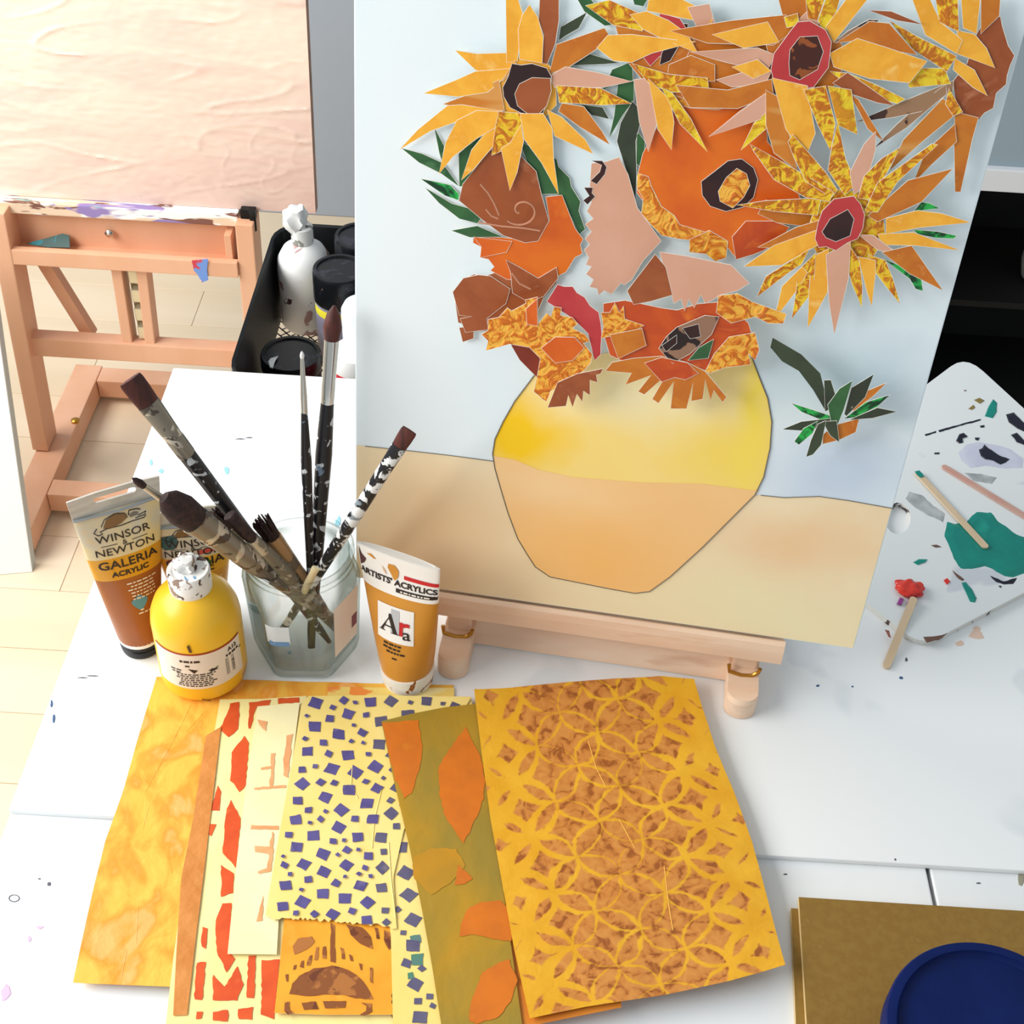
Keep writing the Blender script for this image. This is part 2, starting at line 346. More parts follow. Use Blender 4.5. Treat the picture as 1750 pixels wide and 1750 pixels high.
# ------------------------------------------------------------ black trolley with paint bottles
RZ = .70; cx0, cx1, cy0, cy1 = -.2915, .14, 1.075, 1.375
tr = thing('black_trolley', 'black metal trolley with mesh tray behind the white table', 'trolley', (-.07, 1.22, 0))
def rrect(x0, x1, y0, y1, r, z, n=5):
    out = []
    for (cx_, cy_, a0) in ((x1-r, y1-r, 0), (x0+r, y1-r, 90), (x0+r, y0+r, 180), (x1-r, y0+r, 270)):
        for k in range(n+1):
            a = math.radians(a0+90*k/n); out.append(Vector((cx_+r*math.cos(a), cy_+r*math.sin(a), z)))
    return out
FZ = .60
obj('tray_wall', loft([rrect(cx0+.004, cx1-.004, cy0+.004, cy1-.004, .03, FZ), rrect(cx0, cx1, cy0, cy1, .034, RZ), rrect(cx0-.003, cx1+.003, cy0-.003, cy1+.003, .036, RZ+.002), rrect(cx0-.003, cx1+.003, cy0-.003, cy1+.003, .036, RZ-.012), rrect(cx0+.0005, cx1-.0005, cy0+.0005, cy1-.0005, .034, RZ-.012), rrect(cx0+.002, cx1-.002, cy0+.002, cy1-.002, .03, FZ-.002)], False), black_metal, tr)
bm = bmesh.new(); sx, sy = .0118, .0062
j = 0; y = cy0+.01
while y < cy1-.008:
    x = cx0+.008+(sx/2 if j % 2 else 0)
    while x < cx1-.008:
        for ddx in (-sx/2, sx/2):
            p = Vector((x, y, FZ-.001)); q = Vector((x+ddx, y+sy, FZ-.001)); dd = Vector((0, .0014, 0))
            bm.faces.new([bm.verts.new(c) for c in (p-dd, q-dd, q+dd, p+dd)])
        x += sx
    y += sy; j += 1
setp(obj('mesh_floor', bm, black_metal, tr))
obj('lower_tray', loft([rrect(cx0, cx1, cy0, cy1, .03, .12), rrect(cx0, cx1, cy0, cy1, .03, .2), rrect(cx0+.003, cx1-.003, cy0+.003, cy1-.003, .03, .2), rrect(cx0+.003, cx1-.003, cy0+.003, cy1-.003, .03, .124)]), black_metal, tr)
for x in (cx1+.012,):
    for y in (cy0+.06, cy1-.06): obj('post', lathe([(.008, .06), (.008, .72)], (x, y, 0), 12), black_metal, tr, True)
for x in (cx0+.05, cx1-.05):
    for y in (cy0+.05, cy1-.05): obj('caster', lathe([(.012, -.012), (.028, -.01), (.028, .01), (.012, .012)], (x, y, .028), 16, axis=(1, 0, 0)), black_pl, tr, True); obj('caster_stem', box(x-.006, x+.006, y-.006, y+.006, .05, .125), black_metal, tr)

GB = 'paint bottles and jars in the black trolley'
wpaint = splat('white squeeze bottle', (240, 240, 238), ((176, 140, 136), 30, .58), ((90, 64, 66), 55, .66), rough=.4)
wp = V(524, 400, 1.345); bx, by = -.255, 1.325
t = thing('white_paint_bottle', 'white squeeze paint bottle with stained crusted cap in the trolley', 'bottle', (bx, by, FZ), group=GB)
R_ = .031
obj('body', lathe([(R_*.9, .0005), (R_, .005), (R_, .078), (R_*.96, .09), (R_*.75, .102), (R_*.45, .109), (.010, .112)], (bx, by, FZ), 32), wpaint, t, True)
obj('cap', lathe([(.0125, .1115), (.0125, .130), (.0105, .132)], (bx, by, FZ), 24), splat('stained cap', (232, 232, 228), ((150, 150, 140), 60, .52), ((90, 90, 80), 90, .6), rough=.4), t, True)
nb = bmesh.new(); bmesh.ops.create_icosphere(nb, subdivisions=3, radius=.014)
for v in nb.verts: v.co = Vector((v.co.x*1.0, v.co.y, v.co.z*1.25))*(1+.35*noise.noise(v.co*130)) + Vector((bx-.006, by, FZ+.140))
obj('dried_paint_crust', nb, white_pl, t, True)
def jar_black(x, y, z0, r, h, lid_h, body, name, label, band=None):
    t = thing(name, label, 'jar', (x, y, z0), group=GB)
    obj('body', lathe([(r*.9, .0005), (r*.95, .004), (r*.95, h-lid_h-.006), (r*.88, h-lid_h)], (x, y, z0), 32), body, t, True)
    if band: obj('label_band', lathe([(r*.955, band[0]), (r*.957, band[0]+.0005), (r*.957, band[1])], (x, y, z0), 32, caps=False), band[2], t, True, label='yellow band round the jar')
    obj('lid', lathe([(r*.98, h-lid_h-.002), (r, h-lid_h), (r, h-.003), (r*.96, h), (r*.84, h), (r*.82, h-.002), (.001, h-.002)], (x, y, z0), 40), splat('black lid with dabs', (15, 17, 20), ((40, 42, 50), 50, .58), ((226, 170, 140), 75, .73), rough=.3), t, True)
    return t
def under(px, py, z):   # table-like point for a given height
    return Fl(px, py, z)
p = under(580, 458, FZ+.118); jar_black(p.x, p.y, FZ, .030, .118, .036, mat('grey violet jar', (128, 122, 140), (150, 156, 176), scale=20, rough=.4), 'lidded_paint_jar', 'black-lidded paint jar with yellow band, nearest beside the white bottle', (.066, .076, mat('yellow band', (226, 214, 60), rough=.5)))
p = under(616, 402, FZ+.12); jar_black(p.x, p.y, FZ, .030, .12, .036, black_pl, 'black_paint_jar', 'all-black lidded jar half hidden by the sunflower canvas, rearmost in trolley')
p = under(497, 603, FZ+.05); t = jar_black(p.x, p.y, FZ, .0335, .05, .016, black_pl, 'low_black_tub', 'low round black tub with a white paint splash, front of the trolley')
sp_ = [(462, 612), (476, 608), (470, 618), (466, 630), (461, 628), (458, 618)]
obj('paint_splash', blob(sp_, .001, fn=lambda x, y, z: Fl(x, y, FZ+.05+z)), white_pl, t)
p = under(618, 515, FZ+.11); t = thing('white_tub', 'pale rounded white tub at the edge of the sunflower canvas in trolley', 'tub', (p.x, p.y, FZ), group=GB)
obj('body', lathe([(.018, .0005), (.021, .004), (.0225, .09), (.0225, .1), (.019, .107), (.010, .11)], (p.x, p.y, FZ), 32), mat('pale blue white plastic', (222, 232, 236), rough=.3), t, True)
p = under(610, 594, FZ+.085); t = thing('red_banded_bottle', 'white bottle with red lower part at the front of the trolley', 'bottle', (p.x, p.y, FZ), group=GB)
obj('body', lathe([(.029, .064), (.029, .070), (.025, .082), (.012, .09), (.004, .092)], (p.x, p.y, FZ), 32), white_pl, t, True)
obj('red_base', lathe([(.026, .0005), (.0292, .003), (.0292, .0645)], (p.x, p.y, FZ), 32), mat('red plastic', (206, 34, 52), rough=.4), t, True, label='red lower part')

# ------------------------------------------------------------ grey cabinet with dark open bay, far right
KY = 1.85
zt = V(1735, 330, KY).z; zs = V(1735, 292, KY).z
cb = thing('grey_cabinet', 'tall blue-grey cabinet with white rail and dark open bay behind the palette', 'cabinet', (1.2, 2.0, 0))
cm = mat('blue grey cabinet', (150, 166, 176), rough=.6); dk = mat('dark interior', (12, 12, 14), rough=.8)
obj('upper_panel', box(.55, 1.95, KY+.012, KY+.4, zs, 1.25), cm, cb)
obj('rail', box(.55, 1.95, KY, KY+.4, zt, zs, .002), mat('white rail', (226, 228, 232), rough=.4), cb)
obj('back_panel', box(.55, 1.95, KY+.37, KY+.4, 0, zt), dk, cb)
obj('bay_floor', box(.57, 1.93, KY, KY+.37, 0, .03), dk, cb)
obj('side_panel', box(.55, .57, KY, KY+.37, 0, zt), dk, cb)
obj('side_panel', box(1.93, 1.95, KY, KY+.37, 0, zt), dk, cb)
PYc = KY+.2; pz = V(1755, 492, PYc-.03).z; px_ = V(1743, 455, PYc).x+.036
obj('shelf', box(.57, 1.93, KY+.12, KY+.37, pz-.012, pz), dk, cb)
vs = obj('pale_pot', lathe([(.02, .0005), (.028, .006), (.036, .035), (.036, .06), (.029, .082), (.026, .088), (.022, .084)], (px_, PYc, pz), 32), mat('pale grey ceramic', (150, 150, 148), rough=.5), None, True)
tag(vs, 'pale grey pot inside the dark bay of the grey cabinet, cut by frame', 'pot'); setorigin(vs, (px_, PYc, pz))

# ------------------------------------------------------------ small table easel
psi = math.radians(6.5); beta = math.radians(7.5)
te = Vector((math.cos(psi), -math.sin(psi), 0)); tback = Vector((math.sin(psi), math.cos(psi), 0)); Zv = Vector((0, 0, 1))
tipR, tipL = T(1262, 1229), T(770, 1161)
ez = thing('table_easel', 'small pale beech table easel standing on the white board', 'easel', (tipR+tipL)/2+tback*.08)
def fr(o, a, b, c): return o + te*a + tback*b + Zv*c
def rail(tip):
    o = Vector((tip.x, tip.y, TZ)); nb = None; hw, n = .0118, 20
    prof = [(-hw, .20), (hw, .20)]+[(hw*math.cos(math.pi*k/n), hw*.85-hw*.85*math.sin(math.pi*k/n)) for k in range(n+1)]
    lo_ = [fr(o, a, b, .0005) for a, b in prof]; up_ = [fr(o, a*.97, b+.0015 if b < .1 else b, .0195) for a, b in prof]
    return loft([lo_, [fr(o, a, b, .015) for a, b in prof], up_])
for tp in (tipL, tipR): obj('foot_rail', rail(tp), beech, ez)
mid = fr(tipR, 0, 0, 0); span = (tipL-tipR).length
obj('stretcher', hull8([fr(tipR, -span-.005, .034, .0025-0), fr(tipR, .0, .034, .0025), fr(tipR, .0, .040, .0025), fr(tipR, -span-.005, .040, .0025), fr(tipR, -span-.005, .048, .027), fr(tipR, .0, .048, .027), fr(tipR, .0, .054, .027), fr(tipR, -span-.005, .054, .027)], .001), beech, ez)
# uprights at each end carrying the ledge, with brass catches
Yb = .672
BRr = V(1340, 1092, Yb)
lz0, lz1 = .7795, .800
for tp in (tipL, tipR):
    o = Vector((tp.x, tp.y, TZ))
    obj('upright', hull8([fr(o, -.009, .034, .019), fr(o, .009, .034, .019), fr(o, .009, .05, .019), fr(o, -.009, .05, .019), fr(o, -.009, .034, .045), fr(o, .009, .034, .045), fr(o, .009, .05, .045), fr(o, -.009, .05, .045)], .0012), beech, ez)
    obj('brass_catch', tubeline([fr(o, -.012, .030, .026), fr(o, -.011, .028, .0205), fr(o, -.002, .0265, .0195), fr(o, .006, .0275, .0195), fr(o, .0105, .0285, .0235), fr(o, .0112, .029, .027)], .0016, 8), brass, ez, True)
    obj('mast', hull8([fr(o, -.009, .058, .019), fr(o, .009, .058, .019), fr(o, .009, .068, .019), fr(o, -.009, .068, .019), fr(o, -.009, .113, .40), fr(o, .009, .113, .40), fr(o, .009, .123, .40), fr(o, -.009, .123, .40)], .001), beech, ez)
obj('top_bar', bar(fr(tipL, 0, .125, .37), fr(tipR, 0, .125, .37), .02, .01), beech, ez)
ledgeR = Vector((.2065, .672, 0)); lw = .305
prof = [(0, .0), (.0, .012), (.001, .0185), (.0028, .0212), (.0048, .0205), (.0054, .014), (.034, .014), (.034, 0)]
def ledge_ring(s): return [ledgeR+te*s+tback*b+Zv*(lz0+c) for b, c in prof]
obj('canvas_ledge', loft([ledge_ring(-lw), ledge_ring(0)]), beech, ez)
obj('support_leg', bar(fr((tipL+tipR)/2, 0, .20, .012), fr((tipL+tipR)/2, 0, .136, .36), .02, .01, up=te), beech, ez)
obj('rear_bar', bar(fr(tipL, 0, .195, .012), fr(tipR, 0, .195, .012), .02, .02), beech, ez)

# ------------------------------------------------------------ collage canvas
upv = Vector((math.sin(psi)*math.sin(beta), math.cos(psi)*math.sin(beta), math.cos(beta))); nv = te.cross(upv)
q0 = V(1459, 1109, .6725)
def Cp(x, y): # pixel -> canvas local
    p = pl(x, y, q0, nv)-q0; return p.dot(te), p.dot(upv)
cwid = -Cp(608, 925)[0]; chei = Cp(875, 0)[1]*1.12
Mc = Matrix((te, upv, nv)).transposed().to_4x4(); Mc.translation = q0-te*cwid/2
def Cl(u, v, z=0): return q0+te*u+upv*v+nv*z
def Cw(x, y, z=0): return Cl(*Cp(x, y), z)
cv = thing('collage_canvas', 'tall pale blue canvas with a cut-paper bouquet, propped on the table easel', 'canvas', M=Mc)
def ramp_paint(name, layers, rough=.75, bump=.12):
    """paint layers in the canvas plane: each (colour, centre px, radii px, softness) over a base"""
    base = layers[0]; m = mat(name, *base, scale=11, detail=3, rough=rough, bump=bump, bscale=900, bdist=.0004, lo=.3, hi=.7, spec=.2)
    nt = m.node_tree; N = nt.nodes; L = nt.links; b = N['Principled BSDF']; tc = N.new('ShaderNodeTexCoord')
    nz = N.new('ShaderNodeTexNoise'); nz.inputs['Scale'].default_value = 16; nz.inputs['Detail'].default_value = 4; L.new(tc.outputs['Object'], nz.inputs[0])
    vm = N.new('ShaderNodeVectorMath'); vm.operation = 'MULTIPLY_ADD'; vm.inputs[1].default_value = (.05, .05, 0); L.new(nz.outputs['Color'], vm.inputs[0]); L.new(tc.outputs['Object'], vm.inputs[2])
    src = b.inputs['Base Color'].links[0].from_socket
    for c, px, rad, soft in layers[1:]:
        u, v = Cp(*px); u += cwid/2; u2, v2 = Cp(px[0]+rad[0], px[1]); u3, v3 = Cp(px[0], px[1]+rad[1])
        ru = abs(u2+cwid/2-u); rv = abs(v3-v)
        s = N.new('ShaderNodeVectorMath'); s.operation = 'SUBTRACT'; s.inputs[1].default_value = (u+.025, v+.025, 0); L.new(vm.outputs[0], s.inputs[0])
        d = N.new('ShaderNodeVectorMath'); d.operation = 'MULTIPLY'; d.inputs[1].default_value = (1/ru, 1/rv, 0); L.new(s.outputs[0], d.inputs[0])
        ln = N.new('ShaderNodeVectorMath'); ln.operation = 'LENGTH'; L.new(d.outputs[0], ln.inputs[0])
        mr = N.new('ShaderNodeMapRange'); mr.inputs['From Min'].default_value = 1+soft; mr.inputs['From Max'].default_value = 1-soft; L.new(ln.outputs['Value'], mr.inputs[0])
        mx = N.new('ShaderNodeMix'); mx.data_type = 'RGBA'; L.new(mr.outputs[0], mx.inputs['Factor']); L.new(src, mx.inputs[6]); mx.inputs[7].default_value = lin(c); src = mx.outputs[2]
    L.new(src, b.inputs['Base Color']); return m
blue_paint = ramp_paint('pale blue paint', [((234, 244, 247), (226, 238, 243)), ((236, 242, 243), (700, 420), (120, 330), .6), ((196, 214, 222), (1460, 640), (130, 60), .7), ((202, 216, 232), (1430, 810), (110, 60), .7)])
th = .018
nb = bmesh.new()
hull8([Cl(-cwid, 0, -th), Cl(0, 0, -th), Cl(0, 0, 0), Cl(-cwid, 0, 0), Cl(-cwid, chei, -th), Cl(0, chei, -th), Cl(0, chei, 0), Cl(-cwid, chei, 0)], .0009, 2, nb)
obj('stretched_canvas', nb, blue_paint, cv)
# painted table area and vase lie on the canvas as paint
tan = ramp_paint('tan paint', [((246, 226, 188), (240, 214, 172)), ((242, 206, 160), (1365, 930), (110, 45), .7), ((240, 206, 160), (740, 880), (90, 60), .8), ((242, 228, 184), (1250, 1040), (260, 60), .6)])
tp = [(624, 762), (700, 770), (770, 778), (845, 788), (900, 800), (1100, 835), (1300, 846), (1340, 850), (1400, 848), (1450, 855), (1528, 869)]
obj('painted_tabletop', flatpoly([[(-cwid+.0008, Cp(*tp[0])[1])]+[Cp(*p) for p in tp[1:-1]]+[(-.0008, Cp(*tp[-1])[1]), (-.0008, .0008), (-cwid+.0008, .0008)]], lambda a, b: Cl(a, b, .0002)), tan, cv)
vase_o = [(925, 625), (905, 652), (880, 685), (860, 720), (846, 750), (842, 775), (846, 800), (856, 835), (868, 875), (885, 920), (900, 945), (915, 968), (940, 985), (990, 995), (1040, 1005), (1085, 1013), (1110, 1010), (1145, 985), (1200, 935), (1250, 885), (1290, 845), (1305, 815), (1316, 765), (1319, 720), (1312, 680), (1300, 650), (1285, 610), (1100, 590)]
vase_up = ramp_paint('yellow vase paint', [((250, 218, 124), (252, 222, 136)), ((252, 204, 36), (890, 735), (75, 55), .55), ((254, 238, 188), (1090, 650), (150, 70), .7), ((250, 218, 104), (1245, 770), (80, 50), .8), ((252, 224, 94), (1305, 690), (25, 120), .8)])
vase_lo = ramp_paint('ochre vase paint', [((250, 204, 142), (246, 196, 132)), ((250, 210, 154), (930, 830), (110, 40), .8), ((248, 192, 116), (1020, 960), (120, 60), .8)])
obj('painted_vase', flatpoly([vase_o], lambda x, y: Cw(x, y, .0004)), vase_up, cv, label='yellow painted vase with ochre lower half')
cut = [(842, 778), (880, 785), (920, 802), (980, 815), (1100, 824), (1200, 826), (1260, 834), (1297, 838)]
low = cut + [p for p in vase_o[::-1] if p[1] > 838 and p[0] > 1000] + [p for p in vase_o[::-1] if p[1] > 790 and p[0] <= 1000]
obj('vase_lower_band', flatpoly([low], lambda x, y: Cw(x, y, .0006)), vase_lo, cv)
pencil = mat('pencil line', (112, 104, 92), rough=.8)
obj('pencil_outline', tubeline([Cw(x, y, .0006) for x, y in vase_o[:-1]], .00042, 5), pencil, cv)
obj('pencil_outline', tubeline([Cw(x, y, .0004) for x, y in tp[:4]], .0003, 5), pencil, cv)
obj('pencil_outline', tubeline([Cw(x, y, .0004) for x, y in tp[6:11]], .0003, 5), pencil, cv)

def swirl(name, c1, c2, c3, sc=120, bump=.8):
    m = mat(name, c1, c2, c3, scale=sc, detail=2, dist=2.2, lo=.42, hi=.52, rough=.38, bump=bump, bscale=sc, bdist=.002); return m
PM = {
 'g': mat('gold paper', (248, 182, 60), (240, 166, 46), (254, 206, 116), scale=70, dist=.5, rough=.42, bump=.2, bscale=160, detail=6),
 's': swirl('swirled gold paper', (238, 196, 40), (216, 138, 26), (196, 110, 20)),
 'y': swirl('yellow swirled paper', (240, 206, 44), (228, 180, 30), (210, 140, 24), 80),
 'r': swirl('ruffled gold tissue', (244, 180, 66), (226, 136, 34), (206, 106, 24), 100, .9),
 'o': mat('ochre paper', (206, 122, 36), (194, 106, 28), (222, 148, 72), scale=60, detail=6, dist=.8, rough=.4, bump=.15, bscale=120),
 'z': mat('striped ochre paper', (206, 124, 40), (216, 150, 76), scale=14, detail=1, stretch=(1, 5, 1), lo=.55, hi=.6, rough=.4),
 'O': mat('orange paper', (228, 112, 22), (216, 94, 22), (236, 130, 34), scale=26, rough=.4, bump=.12, bscale=120),
 'R': mat('red orange paper', (206, 84, 24), (190, 70, 26), (222, 112, 36), scale=40, dist=.8, rough=.4, bump=.2, bscale=120),
 't': mat('terracotta paper', (164, 88, 46), (152, 76, 38), (190, 120, 82), scale=34, detail=6, dist=1, rough=.4, bump=.12, bscale=90),
 'T': mat('dark red paper', (146, 56, 30), (128, 44, 26), scale=30, rough=.4),
 'p': mat('salmon pink paper', (222, 168, 142), (216, 160, 132), scale=20, rough=.5, bump=.1, bscale=200),
 'c': mat('crimson paper', (198, 66, 66), (188, 54, 56), scale=30, rough=.45),
 'd': mat('dark brown paper', (44, 22, 22), (58, 28, 24), scale=40, rough=.4),
 'D': mat('dark leaf paper', (52, 58, 44), (62, 74, 52), scale=30, rough=.4),
 'G': mat('green leaf paper', (58, 104, 58), (46, 88, 50), (80, 128, 84), scale=40, dist=.6, rough=.35, bump=.15, bscale=140),
 'B': swirl('bright green paper', (40, 176, 74), (24, 110, 50), (16, 60, 34), 60, .5),
 'b': splat('speckled brown paper', (150, 112, 88), ((40, 24, 24), 60, .52), rough=.45),
 'x': splat('brown printed paper', (160, 122, 90), ((70, 44, 34), 70, .56), rough=.45),
 'S': splat('speckled dark centre', (70, 30, 20), ((150, 78, 34), 110, .56), rough=.4),
}
white_edge = mat('torn white paper edge', (240, 236, 226), rough=.7)
FA = lambda x, y: (660+x*.31429, y*.31429)
FB = lambda x, y: (1160+x*.33714, y*.33714)
FC = lambda x, y: (720+x*.36571, 380+y*.36571)
FD = lambda x, y: (1200+x*.4, 560+y*.4)
